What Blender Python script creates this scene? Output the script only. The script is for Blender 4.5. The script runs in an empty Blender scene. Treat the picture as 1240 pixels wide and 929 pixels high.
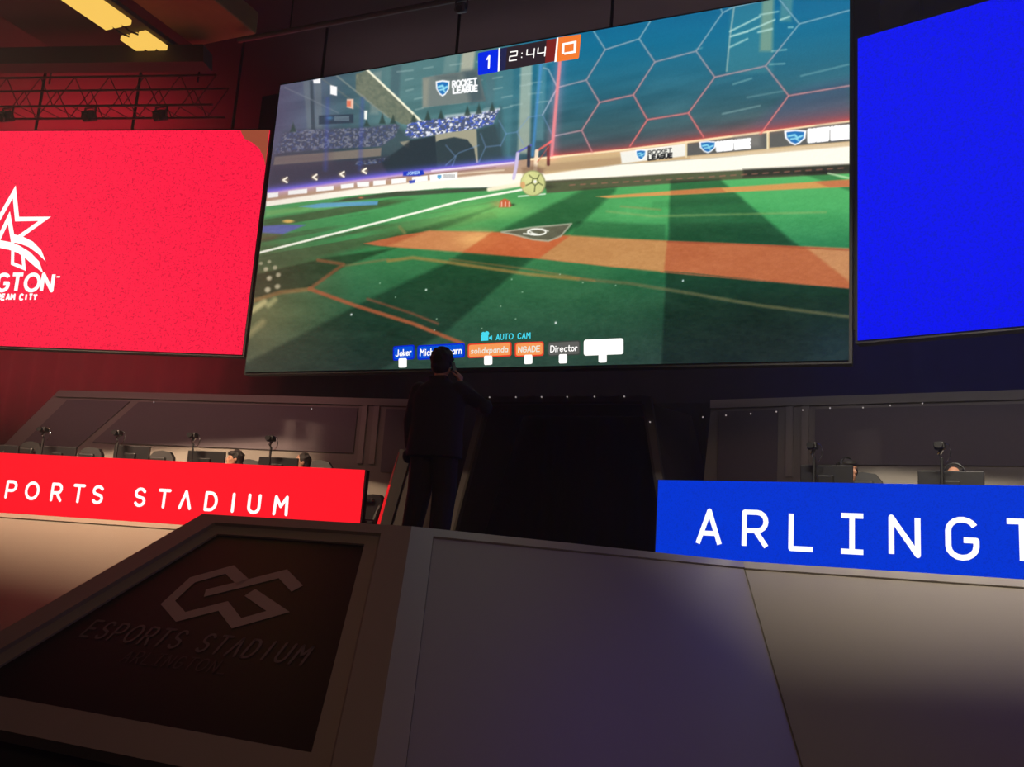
import bpy, bmesh, math, random
import numpy as np
from mathutils import Vector, Matrix
random.seed(7); rng = np.random.default_rng(7)
C = bpy.context.scene.collection
sc = bpy.context.scene
R = math.radians
# ------------------------------------------------------------------ camera model (1240x929)
FPX = 1120.0
_pi, _ro, _ya = R(10.48), R(4.0), R(-24.28)
CF = np.array([math.sin(_ya)*math.cos(_pi), math.cos(_ya)*math.cos(_pi), math.sin(_pi)])
_r = np.array([math.cos(_ya), -math.sin(_ya), 0.0]); _u = np.cross(_r, CF)
CR = math.cos(_ro)*_r + math.sin(_ro)*_u
CU = -math.sin(_ro)*_r + math.cos(_ro)*_u
def ray(x, y): return CF + CR*(x-620)/FPX + CU*(464.5-y)/FPX
def hit(x, y, P, n):
    r = ray(x, y); P = np.array(P, float); n = np.array(n, float)
    return r*(P@n)/(r@n)
def atY(x, y, Y): r = ray(x, y); return r*Y/r[1]
def atz(x, y, z): r = ray(x, y); return r*z/r[2]
cd = bpy.data.cameras.new('camera'); cam = bpy.data.objects.new('camera', cd); C.objects.link(cam)
cam.matrix_world = Matrix(((CR[0], CU[0], -CF[0], 0), (CR[1], CU[1], -CF[1], 0), (CR[2], CU[2], -CF[2], 0), (0, 0, 0, 1)))
cd.sensor_fit = 'HORIZONTAL'; cd.sensor_width = 36; cd.lens = 36*FPX/1240; cd.clip_start = .05; cd.clip_end = 200
sc.camera = cam
# ------------------------------------------------------------------ materials
def lin(c):
    c = np.array(c[:3], float)/255.0
    return np.where(c <= .04045, c/12.92, ((c+.055)/1.055)**2.4)
def _mat(name):
    m = bpy.data.materials.new(name); m.use_nodes = True
    nt = m.node_tree; nt.nodes.clear()
    out = nt.nodes.new('ShaderNodeOutputMaterial'); return m, nt, out
def mat(name, col, rough=.5, metal=0., noise=.06, nscale=8., spec=.5, bump=0., bscale=80.):
    m, nt, out = _mat(name)
    b = nt.nodes.new('ShaderNodeBsdfPrincipled'); nt.links.new(b.outputs[0], out.inputs[0])
    b.inputs['Roughness'].default_value = rough; b.inputs['Metallic'].default_value = metal
    b.inputs['Specular IOR Level'].default_value = spec
    tc = nt.nodes.new('ShaderNodeTexCoord')
    n = nt.nodes.new('ShaderNodeTexNoise'); n.inputs['Scale'].default_value = nscale; n.inputs['Detail'].default_value = 4
    nt.links.new(tc.outputs['Object'], n.inputs['Vector'])
    mx = nt.nodes.new('ShaderNodeMix'); mx.data_type = 'RGBA'
    c = lin(col); a = c*(1-noise); d = np.minimum(c*(1+noise), 1)
    mx.inputs[6].default_value = (*a, 1); mx.inputs[7].default_value = (*d, 1)
    nt.links.new(n.outputs['Fac'], mx.inputs[0]); nt.links.new(mx.outputs[2], b.inputs['Base Color'])
    if bump:
        n2 = nt.nodes.new('ShaderNodeTexNoise'); n2.inputs['Scale'].default_value = bscale
        nt.links.new(tc.outputs['Object'], n2.inputs['Vector'])
        bp = nt.nodes.new('ShaderNodeBump'); bp.inputs['Strength'].default_value = bump; bp.inputs['Distance'].default_value = .01
        nt.links.new(n2.outputs['Fac'], bp.inputs['Height']); nt.links.new(bp.outputs[0], b.inputs['Normal'])
    return m
def emit(name, col, strength=1., col2=None, scale=220., amount=1., soft=None):
    """a lit display: emission with fine LED mottling"""
    m, nt, out = _mat(name)
    e = nt.nodes.new('ShaderNodeEmission'); nt.links.new(e.outputs[0], out.inputs[0])
    e.inputs[1].default_value = strength
    if col2 is None:
        e.inputs[0].default_value = (*lin(col), 1); return m
    tc = nt.nodes.new('ShaderNodeTexCoord'); n = nt.nodes.new('ShaderNodeTexNoise')
    n.inputs['Scale'].default_value = scale; n.inputs['Detail'].default_value = 2
    nt.links.new(tc.outputs['Object'], n.inputs['Vector'])
    rp = nt.nodes.new('ShaderNodeValToRGB'); rp.color_ramp.elements[0].position = .32; rp.color_ramp.elements[1].position = .52
    rp.color_ramp.elements[0].color = (*lin(col2), 1); rp.color_ramp.elements[1].color = (*lin(col), 1)
    nt.links.new(n.outputs['Fac'], rp.inputs[0]); nt.links.new(rp.outputs[0], e.inputs[0])
    return m
SCR = 1.12          # displays
M = dict(
    floor=mat('floor_carpet', (26, 24, 26), .9, noise=.3, nscale=3, bump=.2),
    ceil=mat('ceiling_dark', (46, 40, 40), .9, noise=.3, nscale=2),
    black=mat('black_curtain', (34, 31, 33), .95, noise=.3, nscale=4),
    blackm=mat('black_metal', (12, 12, 13), .6, .1),
    blackp=mat('black_plastic', (12, 12, 14), .45),
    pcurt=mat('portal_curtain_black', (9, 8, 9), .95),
    grframe=mat('partition_grey', (46, 39, 36), .6),
    grinset=mat('partition_inset_grey', (72, 64, 60), .6),
    screenoff=mat('monitor_back', (16, 16, 19), .45),
    white=mat('white_laminate', (142, 134, 121), .42, noise=.02, nscale=5),
    whiter=mat('white_trim', (152, 145, 132), .28, noise=.02, nscale=5),
    wallg=mat('booth_wall_paint', (146, 138, 128), .7, noise=.04, nscale=6),
    wallp=mat('booth_panel_fabric', (112, 102, 106), .85, noise=.08, nscale=40),
    pil=mat('booth_pilaster_paint', (160, 150, 140), .6, noise=.03),
    groove=mat('groove_dark', (20, 18, 18), .9),
    pframe=mat('podium_frame_laminate', (128, 118, 116), .5, noise=.05, nscale=6),
    ppanel=mat('podium_black_acrylic', (9, 6, 7), .38, noise=.1, spec=.3),
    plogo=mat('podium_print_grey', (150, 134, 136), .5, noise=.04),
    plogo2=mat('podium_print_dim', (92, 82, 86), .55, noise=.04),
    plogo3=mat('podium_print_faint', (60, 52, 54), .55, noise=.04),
    reveal=mat('portal_lining', (70, 66, 60), .75, noise=.1),
    jamb=mat('portal_frame_paint', (96, 90, 88), .6),
    deck=mat('stage_deck_black', (30, 28, 30), .5, noise=.2),
    suit=mat('navy_suit_wool', (22, 21, 30), .85, noise=.2, nscale=60, bump=.2),
    trouser=mat('dark_trouser_wool', (18, 16, 20), .85, noise=.2, nscale=60),
    shoe=mat('black_shoe_leather', (12, 11, 11), .3),
    hair=mat('dark_hair', (20, 14, 12), .7, noise=.4, nscale=90, bump=.5),
    skin=mat('skin', (172, 122, 98), .55, noise=.05, nscale=20),
    shirt=mat('grey_jersey', (56, 52, 60), .8),
    chairf=mat('chair_leather', (13, 12, 13), .5),
    chairt=mat('chair_piping', (110, 104, 104), .5),
    table=mat('table_top_dark', (40, 38, 40), .5),
    pipe=mat('rigging_pipe_grey', (92, 88, 88), .5, .4),
    steel=mat('truss_aluminium', (52, 46, 46), .55, .3),
    duct=mat('duct_tan', (150, 110, 70), .8, noise=.15),
    beam=mat('beam_dark', (60, 48, 46), .85),
    chrome=mat('chrome', (200, 200, 205), .2, 1.),
    red=emit('led_red', (255, 26, 40), SCR, (246, 22, 38), 60),
    redwall=emit('led_crimson', (255, 28, 68), SCR, (214, 16, 54), 42),
    redpatch=emit('led_dim_patch', (150, 72, 50), SCR),
    blue=emit('led_blue', (0, 52, 205), SCR, (4, 44, 188), 70),
    bluewall=emit('led_deep_blue', (0, 12, 232), SCR, (0, 22, 205), 45),
    white_e=emit('led_white', (255, 252, 248), SCR*1.05),
    warm=emit('warm_tube', (255, 205, 95), 1.0),
    puck=emit('puck_glow', (190, 180, 176), .6),
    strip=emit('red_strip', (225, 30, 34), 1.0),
    stripdim=mat('red_strip_dim_glow', (130, 40, 38), .4),
)
# ------------------------------------------------------------------ objects
def mesh_obj(name, verts, faces, m, parent=None, smooth=False):
    me = bpy.data.meshes.new(name); me.from_pydata([tuple(map(float, v)) for v in verts], [], faces)
    me.update()
    bm = bmesh.new(); bm.from_mesh(me); bmesh.ops.recalc_face_normals(bm, faces=bm.faces); bm.to_mesh(me); bm.free()
    if m: me.materials.append(m)
    if smooth:
        for p in me.polygons: p.use_smooth = True
    o = bpy.data.objects.new(name, me); C.objects.link(o)
    if parent:
        o.parent = parent; o.matrix_parent_inverse = parent.matrix_world.inverted() if parent.get('_w') else Matrix()
    return o
def tag(o, label=None, cat=None, group=None, kind=None):
    if label: o['label'] = label
    if cat: o['category'] = cat
    if group: o['group'] = group
    if kind: o['kind'] = kind
    return o
def empty(name, loc=(0, 0, 0), rz=0.):
    o = bpy.data.objects.new(name, None); C.objects.link(o)
    o.location = tuple(map(float, loc)); o.rotation_euler = (0, 0, rz); o.empty_display_size = .1
    return o
def copy_tree(o, parent=None):
    c = o.copy(); C.objects.link(c)
    if parent: c.parent = parent
    for ch in [q for q in bpy.data.objects if q.parent == o and q is not c]: copy_tree(ch, c)
    return c
class MB:
    def __init__(s): s.v = []; s.f = []
    def add(s, v, f):
        n = len(s.v); s.v += [tuple(map(float, p)) for p in v]; s.f += [tuple(i+n for i in q) for q in f]; return s
    def box(s, c, d, rot=None, bev=0.):
        bm = bmesh.new(); bmesh.ops.create_cube(bm, size=1)
        bmesh.ops.scale(bm, vec=d, verts=bm.verts)
        if bev: bmesh.ops.bevel(bm, geom=bm.edges[:], offset=bev, segments=2, affect='EDGES', profile=.5)
        if rot is not None: bmesh.ops.rotate(bm, cent=(0, 0, 0), matrix=rot, verts=bm.verts)
        bmesh.ops.translate(bm, vec=tuple(map(float, c)), verts=bm.verts)
        bm.verts.index_update(); s.add([v.co[:] for v in bm.verts], [[v.index for v in f.verts] for f in bm.faces]); bm.free(); return s
    def tube(s, pts, r, n=10, caps=True):
        P = [Vector(tuple(map(float, p))) for p in pts]; rr = r if hasattr(r, '__len__') else [r]*len(P)
        rings = []
        for i, p in enumerate(P):
            d = ((P[min(i+1, len(P)-1)]-P[max(i-1, 0)])).normalized()
            a = d.cross(Vector((0, 0, 1)) if abs(d.z) < .95 else Vector((1, 0, 0))).normalized(); b = d.cross(a)
            rings.append([p+(a*math.cos(2*math.pi*k/n)+b*math.sin(2*math.pi*k/n))*rr[i] for k in range(n)])
        v = [q for g in rings for q in g]; f = []
        for i in range(len(P)-1):
            for k in range(n): f.append((i*n+k, i*n+(k+1) % n, (i+1)*n+(k+1) % n, (i+1)*n+k))
        if caps: f.append(tuple(range(n))); f.append(tuple((len(P)-1)*n+k for k in range(n)))
        return s.add(v, f)
    def ball(s, c, r, seg=14, rings=9):
        r = r if hasattr(r, '__len__') else (r, r, r)
        bm = bmesh.new(); bmesh.ops.create_uvsphere(bm, u_segments=seg, v_segments=rings, radius=1)
        bmesh.ops.scale(bm, vec=r, verts=bm.verts); bmesh.ops.translate(bm, vec=tuple(map(float, c)), verts=bm.verts)
        bm.verts.index_update(); s.add([v.co[:] for v in bm.verts], [[v.index for v in f.verts] for f in bm.faces]); bm.free(); return s
    def prism(s, pts, off):
        """closed polygon of 3D pts, thickened by vector off"""
        n = len(pts); off = np.array(off, float); A = [np.array(p, float) for p in pts]
        v = A+[a+off for a in A]
        f = [tuple(range(n)), tuple(range(2*n-1, n-1, -1))]+[(i, (i+1) % n, n+(i+1) % n, n+i) for i in range(n)]
        return s.add(v, f)
    def ring(s, outer, inner, off):
        n = len(outer); off = np.array(off, float)
        O = [np.array(p, float) for p in outer]; I = [np.array(p, float) for p in inner]
        v = O+I+[a+off for a in O]+[a+off for a in I]; f = []
        for i in range(n):
            j = (i+1) % n
            f += [(i, j, n+j, n+i), (2*n+i, 3*n+i, 3*n+j, 2*n+j), (i, 2*n+i, 2*n+j, j), (n+i, n+j, 3*n+j, 3*n+i)]
        return s.add(v, f)
    def build(s, name, m, parent=None, smooth=False): return mesh_obj(name, s.v, s.f, m, parent, smooth)
# ------------------------------------------------------------------ stroke lettering
def arc(cx, cy, rx, ry, a0, a1, n=8):
    return [(cx+rx*math.cos(R(a0+(a1-a0)*i/n)), cy+ry*math.sin(R(a0+(a1-a0)*i/n))) for i in range(n+1)]
G = {  # glyphs in a box .62 wide, 1 high
 'A': [[(0, 0), (.31, 1), (.62, 0)], [(.12, .32), (.5, .32)]], '^': [[(0, 0), (.31, 1), (.62, 0)]],
 'B': [[(0, 0), (0, 1), (.4, 1)]+arc(.38, .76, .2, .24, 90, -90)+[(0, .52)], [(.4, .52)]+arc(.4, .26, .22, .26, 90, -90)+[(0, 0)]],
 'C': [[(.6, .82)]+arc(.31, .7, .31, .3, 30, 180)+arc(.31, .3, .31, .3, 180, 330)+[(.6, .18)]],
 'D': [[(0, 0), (0, 1), (.25, 1)]+arc(.25, .5, .37, .5, 90, -90, 12)+[(0, 0)]],
 'E': [[(.55, 1), (0, 1), (0, 0), (.55, 0)], [(0, .5), (.48, .5)]], 'F': [[(.55, 1), (0, 1), (0, 0)], [(0, .5), (.48, .5)]],
 'G': [arc(.31, .7, .3, .3, 25, 180)+arc(.31, .3, .3, .3, 180, 360)+[(.61, .46), (.34, .46)]],
 'H': [[(0, 0), (0, 1)], [(.6, 0), (.6, 1)], [(0, .5), (.6, .5)]], 'I': [[(.31, 0), (.31, 1)]],
 '|': [[(.31, 0), (.31, 1)], [(.04, 1), (.58, 1)], [(.04, 0), (.58, 0)]],
 'J': [[(.5, 1), (.5, .25)]+arc(.26, .25, .24, .25, 0, -160)], 'K': [[(0, 0), (0, 1)], [(.56, 1), (.02, .45)], [(.2, .6), (.6, 0)]],
 'L': [[(0, 1), (0, 0), (.56, 0)]], 'M': [[(0, 0), (.04, 1), (.35, .45), (.66, 1), (.7, 0)]],
 'N': [[(0, 0), (0, 1), (.6, 0), (.6, 1)]],
 'O': [arc(.4, .5, .4, .5, 0, 360, 24)], 'P': [[(0, 0), (0, 1), (.34, 1)]+arc(.34, .72, .26, .28, 90, -90)+[(0, .44)]],
 'R': [[(0, 0), (0, 1), (.34, 1)]+arc(.34, .73, .24, .27, 90, -90)+[(0, .46)], [(.3, .46), (.6, 0)]],
 'S': [[(.56, .86)]+arc(.31, .74, .27, .26, 35, 200)+[(.12, .56), (.5, .44)]+arc(.31, .26, .28, .26, 30, -150)],
 'T': [[(0, 1), (.62, 1)], [(.31, 1), (.31, 0)]], 'U': [[(0, 1), (0, .3)]+arc(.3, .3, .3, .3, 180, 360)+[(.6, 1)]],
 'Y': [[(0, 1), (.3, .5), (.6, 1)], [(.3, .5), (.3, 0)]], 'X': [[(0, 0), (.6, 1)], [(0, 1), (.6, 0)]], '_': [[(0, 0), (.5, 0)]],
 '0': [[(.06, .1), (.06, .9), (.56, .9), (.56, .1), (.06, .1)], [(.12, 0), (.62, 0), (.62, 1), (0, 1), (0, .1)]],
 '1': [[(.1, .76), (.32, 1), (.32, 0)]], '2': [[(0, 1), (.6, 1), (.6, .5), (0, .5), (0, 0), (.6, 0)]],
 '4': [[(0, 1), (0, .4), (.6, .4)], [(.6, 1), (.6, 0)]], ':': [[(.1, .7), (.1, .66)], [(.1, .24), (.1, .2)]],
 '-': [[(.1, .5), (.5, .5)]],
 'a': [arc(.24, .3, .22, .3, 0, 360, 12), [(.46, .6), (.46, 0)]], 'c': [arc(.25, .3, .24, .3, 40, 320, 10)],
 'e': [[(.02, .32), (.48, .32)]+arc(.25, .3, .24, .3, 0, 320, 12)], 'o': [arc(.25, .3, .24, .3, 0, 360, 14)],
 'k': [[(0, 0), (0, 1)], [(.4, .6), (.02, .26), (.42, 0)]], 'r': [[(0, .6), (0, 0)], [(0, .4)]+arc(.2, .4, .2, .2, 180, 60, 5)],
 'i': [[(.05, 0), (.05, .6)], [(.05, .85), (.05, .9)]], 'h': [[(0, 0), (0, 1)], [(0, .36)]+arc(.2, .36, .2, .24, 180, 0, 6)+[(.4, 0)]],
 'n': [[(0, 0), (0, .6)], [(0, .36)]+arc(.2, .36, .2, .24, 180, 0, 6)+[(.4, 0)]], 'l': [[(.05, 0), (.05, 1)]],
 's': [[(.4, .52), (.2, .6), (.04, .47), (.2, .32), (.4, .16), (.22, 0), (.02, .08)]],
 'd': [arc(.24, .3, .22, .3, 0, 360, 12), [(.46, 1), (.46, 0)]], 'x': [[(0, 0), (.4, .6)], [(0, .6), (.4, 0)]],
 'p': [arc(.24, .3, .22, .3, 0, 360, 12), [(0, .6), (0, -.3)]], 't': [[(.15, .9), (.15, .1), (.35, 0)], [(0, .6), (.34, .6)]],
}
WID = {'M': .7, 'O': .8, 'I': .62, ' ': .5, ':': .22, 'i': .12, 'l': .12, 'r': .3, 't': .34, 'a': .48, 'c': .46, 'e': .5, 'o': .5, 'k': .42, 'h': .42, 'n': .42, 's': .42, 'd': .48, 'x': .42, 'p': .48, '_': .5}
def gw(c): return WID.get(c, .62)
def text2d(s, gap=.25, slant=0.):
    out = []; x = 0
    for c in s:
        for pl in G.get(c, []): out.append([(x+a+slant*b, b) for a, b in pl])
        x += gw(c)+gap
    return out, x-gap
KM = 1.25
def ribbon(mb, pl, w, to3, capround=True):
    """one stroke of width w in 2D mapped by to3(u,v)"""
    P = [np.array(p, float) for p in pl]
    P = [p for i, p in enumerate(P) if i == 0 or np.linalg.norm(p-P[i-1]) > 1e-6]
    closed = len(P) > 3 and np.linalg.norm(P[0]-P[-1]) < 1e-6
    L, Rr = [], []; joints = []
    n = len(P)
    for i in range(n):
        if closed: a = P[i-1] if i > 0 else P[-2]; b = P[i+1] if i < n-1 else P[1]
        else: a = P[max(i-1, 0)]; b = P[min(i+1, n-1)]
        d1 = P[i]-a; d2 = b-P[i]
        if np.linalg.norm(d1) < 1e-9: d1 = d2
        if np.linalg.norm(d2) < 1e-9: d2 = d1
        d1 = d1/np.linalg.norm(d1); d2 = d2/np.linalg.norm(d2)
        n1 = np.array([-d1[1], d1[0]]); n2 = np.array([-d2[1], d2[0]]); m = n1+n2
        if np.linalg.norm(m) < .35: m = n1; k = 1
        else: m = m/np.linalg.norm(m); k = 1/max(m@n1, .35)
        if k > KM and 0 < i < n-1:
            ribbon(mb, P[:i+1], w, to3, capround); ribbon(mb, P[i:], w, to3, capround)
            mb.add([to3(*(P[i]+w/2*np.array([math.cos(t), math.sin(t)]))) for t in np.linspace(0, 2*math.pi, 11)[:-1]], [tuple(range(10))]); return
        if k > KM: k = 1.0; joints.append(P[i])
        L.append(P[i]+m*w/2*k); Rr.append(P[i]-m*w/2*k)
    v = [to3(*q) for q in L]+[to3(*q) for q in Rr]
    mb.add(v, [(i, i+1, n+i+1, n+i) for i in range(n-1)])
    if True:
        for c in joints+([P[0], P[-1]] if capround and not closed else []):
            mb.add([to3(*(c+w/2*np.array([math.cos(t), math.sin(t)]))) for t in np.linspace(0, 2*math.pi, 11)[:-1]], [tuple(range(10))])
def frame3(O, U, V):
    O, U, V = (np.array(q, float) for q in (O, U, V)); N = np.cross(U, V)
    return lambda u, v, h=0.: O+U*u+V*v+N*h
# ------------------------------------------------------------------ room
XM = -4.18                       # stage centre line
ZF = -1.5
def struct(name, mb, m, label=None):
    o = mb.build(name, m); o['kind'] = 'structure'; 
    if label: o['label'] = label
    return o
struct('floor', MB().box((-5.9, 5, ZF-.05), (29.4, 19, .1)), M['floor'], 'dark carpeted arena floor in front of the stage')
struct('ceiling', MB().box((-5.9, 5, 6.95), (29.4, 19, .1)), M['ceil'], 'dark arena ceiling above the rigging')
struct('wall_back', MB().box((-5.9, 14.45, 2.7), (29.4, .1, 8.5)), M['black'], 'black back wall of the arena behind the screens')
struct('wall_front', MB().box((-5.9, -4.45, 2.7), (29.4, .1, 8.5)), M['black'])
struct('wall_left', MB().box((-20.55, 5, 2.7), (.1, 19, 8.5)), M['black'])
struct('wall_right', MB().box((8.75, 5, 2.7), (.1, 19, 8.5)), M['black'])
# ------------------------------------------------------------------ wings: common frame of reference
B9 = R(9)
LI = {'L': np.array([-5.91, 9.12, 0.]), 'R': np.array([-2.45, 9.2, 0.])}
DO = {'L': np.array([-math.cos(B9), -math.sin(B9), 0.]), 'R': np.array([math.cos(B9), -math.sin(B9), 0.])}
NB = {'L': np.array([-math.sin(B9), math.cos(B9), 0.]), 'R': np.array([math.sin(B9), math.cos(B9), 0.])}
def W(side, s, d, z=0.): return LI[side]+DO[side]*s+NB[side]*d+np.array([0, 0, z])
def Wpx(side, x, y, d):
    """pixel -> (s, z) on the plane d metres behind the LED front"""
    p = hit(x, y, W(side, 0, d), NB[side]); return float((p-LI[side])@DO[side]), float(p[2])
RZ = {'L': B9, 'R': -B9}
# ------------------------------------------------------------------ stage platform
SD = -.02                        # walking surface
Zt = .15
C0 = np.array([-3.29, 5.75, Zt]); CB = np.array([-2.41, 4.02, -1.2])
def mir(p): return np.array([2*-4.235-p[0], p[1], p[2]])
Bd = np.array([-1.55, 8.99, .09])
nb = np.cross(Bd-C0, CB-C0); tmp = hit(958, 880, C0, nb)
k = (-1.49-Bd[2])/(tmp[2]-Bd[2]); Bb = Bd+(tmp-Bd)*k
CBf = C0+(CB-C0)*((-1.49-Zt)/(-1.2-Zt))
WL = 8.6
Be = Bd+DO['R']*WL; Bbe = Bb+DO['R']*WL
def mirL(p): return np.array([2*XM-p[0], p[1], p[2]])
def facet_geo(q, offs, out):
    """q: TL,TR,BR,BL seen from outside. offs: top,right,bottom,left inset"""
    q = [np.array(p, float) for p in q]
    U = q[1]-q[0]; U = U/np.linalg.norm(U); N = np.cross(U, q[3]-q[0]); N = N/np.linalg.norm(N)
    if N@np.array(out, float) < 0: N = -N
    V = np.cross(N, U)
    if V[2] < 0: V = -V
    P = [np.array([(p-q[0])@U, (p-q[0])@V]) for p in q]
    cen = sum(P)/4
    def inset(o):
        lines = []
        for i in range(4):
            a, b = P[i], P[(i+1) % 4]; d = (b-a)/np.linalg.norm(b-a); n = np.array([-d[1], d[0]])
            if (cen-a)@n < 0: n = -n
            lines.append((a+n*o[i], d))
        res = []
        for i in range(4):
            (a, d), (b, e) = lines[i-1], lines[i]
            t = np.linalg.solve(np.array([d, -e]).T, b-a); res.append(a+d*t[0])
        return res
    to3 = lambda p, h=0.: q[0]+U*p[0]+V*p[1]+N*h
    return q, U, V, N, P, inset, to3
def facet(parent, q, offs, out, mf, mp, rec=.015, gap=.008, nm='inset_panel'):
    q, U, V, N, P, inset, to3 = facet_geo(q, offs, out)
    I = inset(offs); I2 = inset([o+gap if o > 0 else 0 for o in offs])
    MB().ring([to3(p, 0) for p in P], [to3(p, 0) for p in I], -N*.08).build('panel_frame', mf, parent)
    MB().prism([to3(p, -rec) for p in I2], -N*.02).build(nm, mp, parent)
    MB().prism([to3(p, -.05) for p in inset([.02]*4)], -N*.02).build('backing_board', M['groove'], parent)
    return to3, N, U, V
TLp, TRp = mir(C0), C0
pod = empty('podium_front'); tag(pod, 'black sloping podium front with grey ES emblem and lettering in a grey frame', 'podium front')
q, U, V, N, P, inset, to3 = facet_geo([TLp, TRp, CB, mir(CB)], None, (0, -1, 1))
PU, PV, PN, P0 = U, V, N, q[0]
offs = [.10, .22, .10, .22]; I = inset(offs)
MB().ring([to3(p, 0) for p in P], [to3(p, 0) for p in I], -N*.10).build('outer_frame', M['pframe'], pod)
# black panel traced from the photo on the recessed plane
rec = .045
def ppx(x, y, h): p = hit(x, y, P0+PN*h, PN); return p
pa, pb, pc = ppx(243, 649, -rec), ppx(442, 661, -rec), ppx(378, 914, -rec)
pd = np.array([2*-4.235-pc[0], pc[1], pc[2]]); pa2 = np.array([2*-4.235-pb[0], pb[1], pb[2]])
Ih = [to3(p, -.03) for p in I]
MB().ring(Ih, [pa2+PN*.015, pb+PN*.015, pc+PN*.015, pd+PN*.015], -N*.05).build('inner_frame', M['pframe'], pod)
bp_ = MB().prism([pa2, pb, pc, pd], -N*.02).build('black_panel', M['ppanel'], pod)
hl = rec-.003
def pto(u, v): return P0+PU*u+PV*v-PN*hl
def puv(x, y): p = hit(x, y, P0-PN*hl, PN)-P0; return np.array([p@PU, p@PV])
def z7(x, y): return puv(60+x/3.1, 640+y/3.1)
lg = MB(); KM = 2.3
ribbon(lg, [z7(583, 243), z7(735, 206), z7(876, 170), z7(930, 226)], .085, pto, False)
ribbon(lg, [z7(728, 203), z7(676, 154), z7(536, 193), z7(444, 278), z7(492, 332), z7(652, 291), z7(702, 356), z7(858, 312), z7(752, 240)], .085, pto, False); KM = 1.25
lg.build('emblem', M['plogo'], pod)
def put_text(s, a, b, hgt, stroke, m, name, parent, gap=.3, rnd=True, to=None, each=False):
    a, b = np.array(a), np.array(b); strokes, w = text2d(s, gap); d = (b-a)/np.linalg.norm(b-a); sc_ = np.linalg.norm(b-a)/w
    n = np.array([-d[1], d[0]]); mb = MB()
    if each:
        x0 = 0
        for c in s:
            mb = MB()
            for pl in G.get(c, []): ribbon(mb, [a+d*(x0+x)*sc_+n*y*hgt for x, y in pl], stroke, to, rnd)
            if mb.v: mb.build('letter', m, parent)
            x0 += gw(c)+gap
        return
    for pl in strokes: ribbon(mb, [a+d*x*sc_+n*y*hgt for x, y in pl], stroke, to, rnd)
    return mb.build(name, m, parent)
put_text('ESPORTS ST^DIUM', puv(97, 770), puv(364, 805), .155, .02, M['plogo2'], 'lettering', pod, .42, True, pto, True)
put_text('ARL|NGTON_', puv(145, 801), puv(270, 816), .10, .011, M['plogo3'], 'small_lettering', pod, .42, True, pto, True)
MB().prism([mir(CB)+[.05, .12, -.02], CB+[-.05, .12, -.02], CB+[-.05, .4, -.02], mir(CB)+[.05, .4, -.02]], (0, 0, -.28)).build('kick_plinth', M['groove'], pod)

def apron(label, name, q, offs, out, m=M['white']):
    e = empty(name); tag(e, label, 'stage apron panel'); facet(e, q, offs, out, M['whiter'], m); return e
apron('dark grey angled apron panel between the black podium and the right wing', 'apron_panel', [C0, Bd, Bb, CBf], [.085, .0, .02, .17], (1, -1, 1))
apron('long apron panel below the blue lettered display', 'apron_panel', [Bd, Be, Bbe, Bb], [.10, .02, .02, .0], (0, -1, 1))
LC0, LCB, LBd, LBb, LBe, LBbe = mir(C0), mir(CBf), mirL(Bd), mirL(Bb), mirL(Be), mirL(Bbe)
apron('cream apron panel angled behind the left side of the podium', 'apron_panel', [LBd, LC0, LCB, LBb], [.085, .17, .02, .0], (-1, -1, 1))
apron('long cream apron panel below the red lettered display', 'apron_panel', [LBe, LBd, LBb, LBbe], [.10, .0, .02, .02], (0, -1, 1))
deck = MB(); e_ = .03
dp = [(-12.9, 13.9), (LBe[0]+.1, LBe[1]+.12), (LBd[0], LBd[1]+.1), (LC0[0]+.05, LC0[1]+.1), (C0[0]-.05, C0[1]+.1), (Bd[0], Bd[1]+.1), (Be[0]-.1, Be[1]+.12), (4.6, 13.9)]
deck.prism([(x, y, SD) for x, y in dp], (0, 0, -.12))
dk = struct('stage_deck', deck, M['deck'], 'black stage floor behind the apron')
# supports under the deck so that it stands on the floor
sp = MB()
for x, y in ((-11, 12), (-11, 9.4), (-6.5, 12), (-6.5, 10), (-4.2, 12), (-4.2, 8), (-2, 12), (-2, 10), (2.5, 12), (2.5, 9.4)): sp.box((x, y, (ZF+SD-.12)/2), (.1, .1, SD-.12-ZF))
sp.build('deck_leg_frame', M['blackm'], dk)
# ------------------------------------------------------------------ LED fascia desks
LEDZ0, LEDZ1 = .085, .85
def wing_text(side, chars, m, hgt, sw, mid, parent, d=-.012, xs=1., rnd=True):
    """chars: list (char, s centre)"""
    sg = 1 if side == 'R' else -1
    for c, s in chars:
        mb = MB(); w = gw(c)*hgt*xs
        for pl in G[c]:
            ribbon(mb, [((a*hgt*xs-w/2), b*hgt-hgt/2) for a, b in pl], sw, lambda u, v, s=s: W(side, s+sg*u, d, mid+v), rnd)
        mb.build('letter', m, parent)
def led_desk(side, L, mface, label):
    e = empty('led_fascia', W(side, 0, 0, LEDZ0-.03), 0)
    e['_w'] = 1; bpy.context.view_layer.update()
    tag(e, label, 'display')
    A, Bq = W(side, 0, 0), W(side, L, 0)
    z = np.array([0, 0, 1.])
    MB().prism([A+z*LEDZ0, Bq+z*LEDZ0, Bq+z*LEDZ1, A+z*LEDZ1], NB[side]*.02).build('display_face', mface, e)
    cb = MB(); cb.prism([W(side, -.02, .02)+z*(LEDZ0-.005), W(side, L+.02, .02)+z*(LEDZ0-.005), W(side, L+.02, .02)+z*(LEDZ1+.0), W(side, -.02, .02)+z*(LEDZ1)], NB[side]*.09)
    cb.build('housing', M['blackm'], e)
    for i in range(8):
        s = .2+i*(L-.4)/7
        MB().prism([W(side, s, .11)+z*SD, W(side, s+.04, .11)+z*SD, W(side, s+.04, .11)+z*LEDZ1*.9, W(side, s, .11)+z*LEDZ1*.9], NB[side]*.04).build('support_post', M['blackm'], e)
    return e
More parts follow.
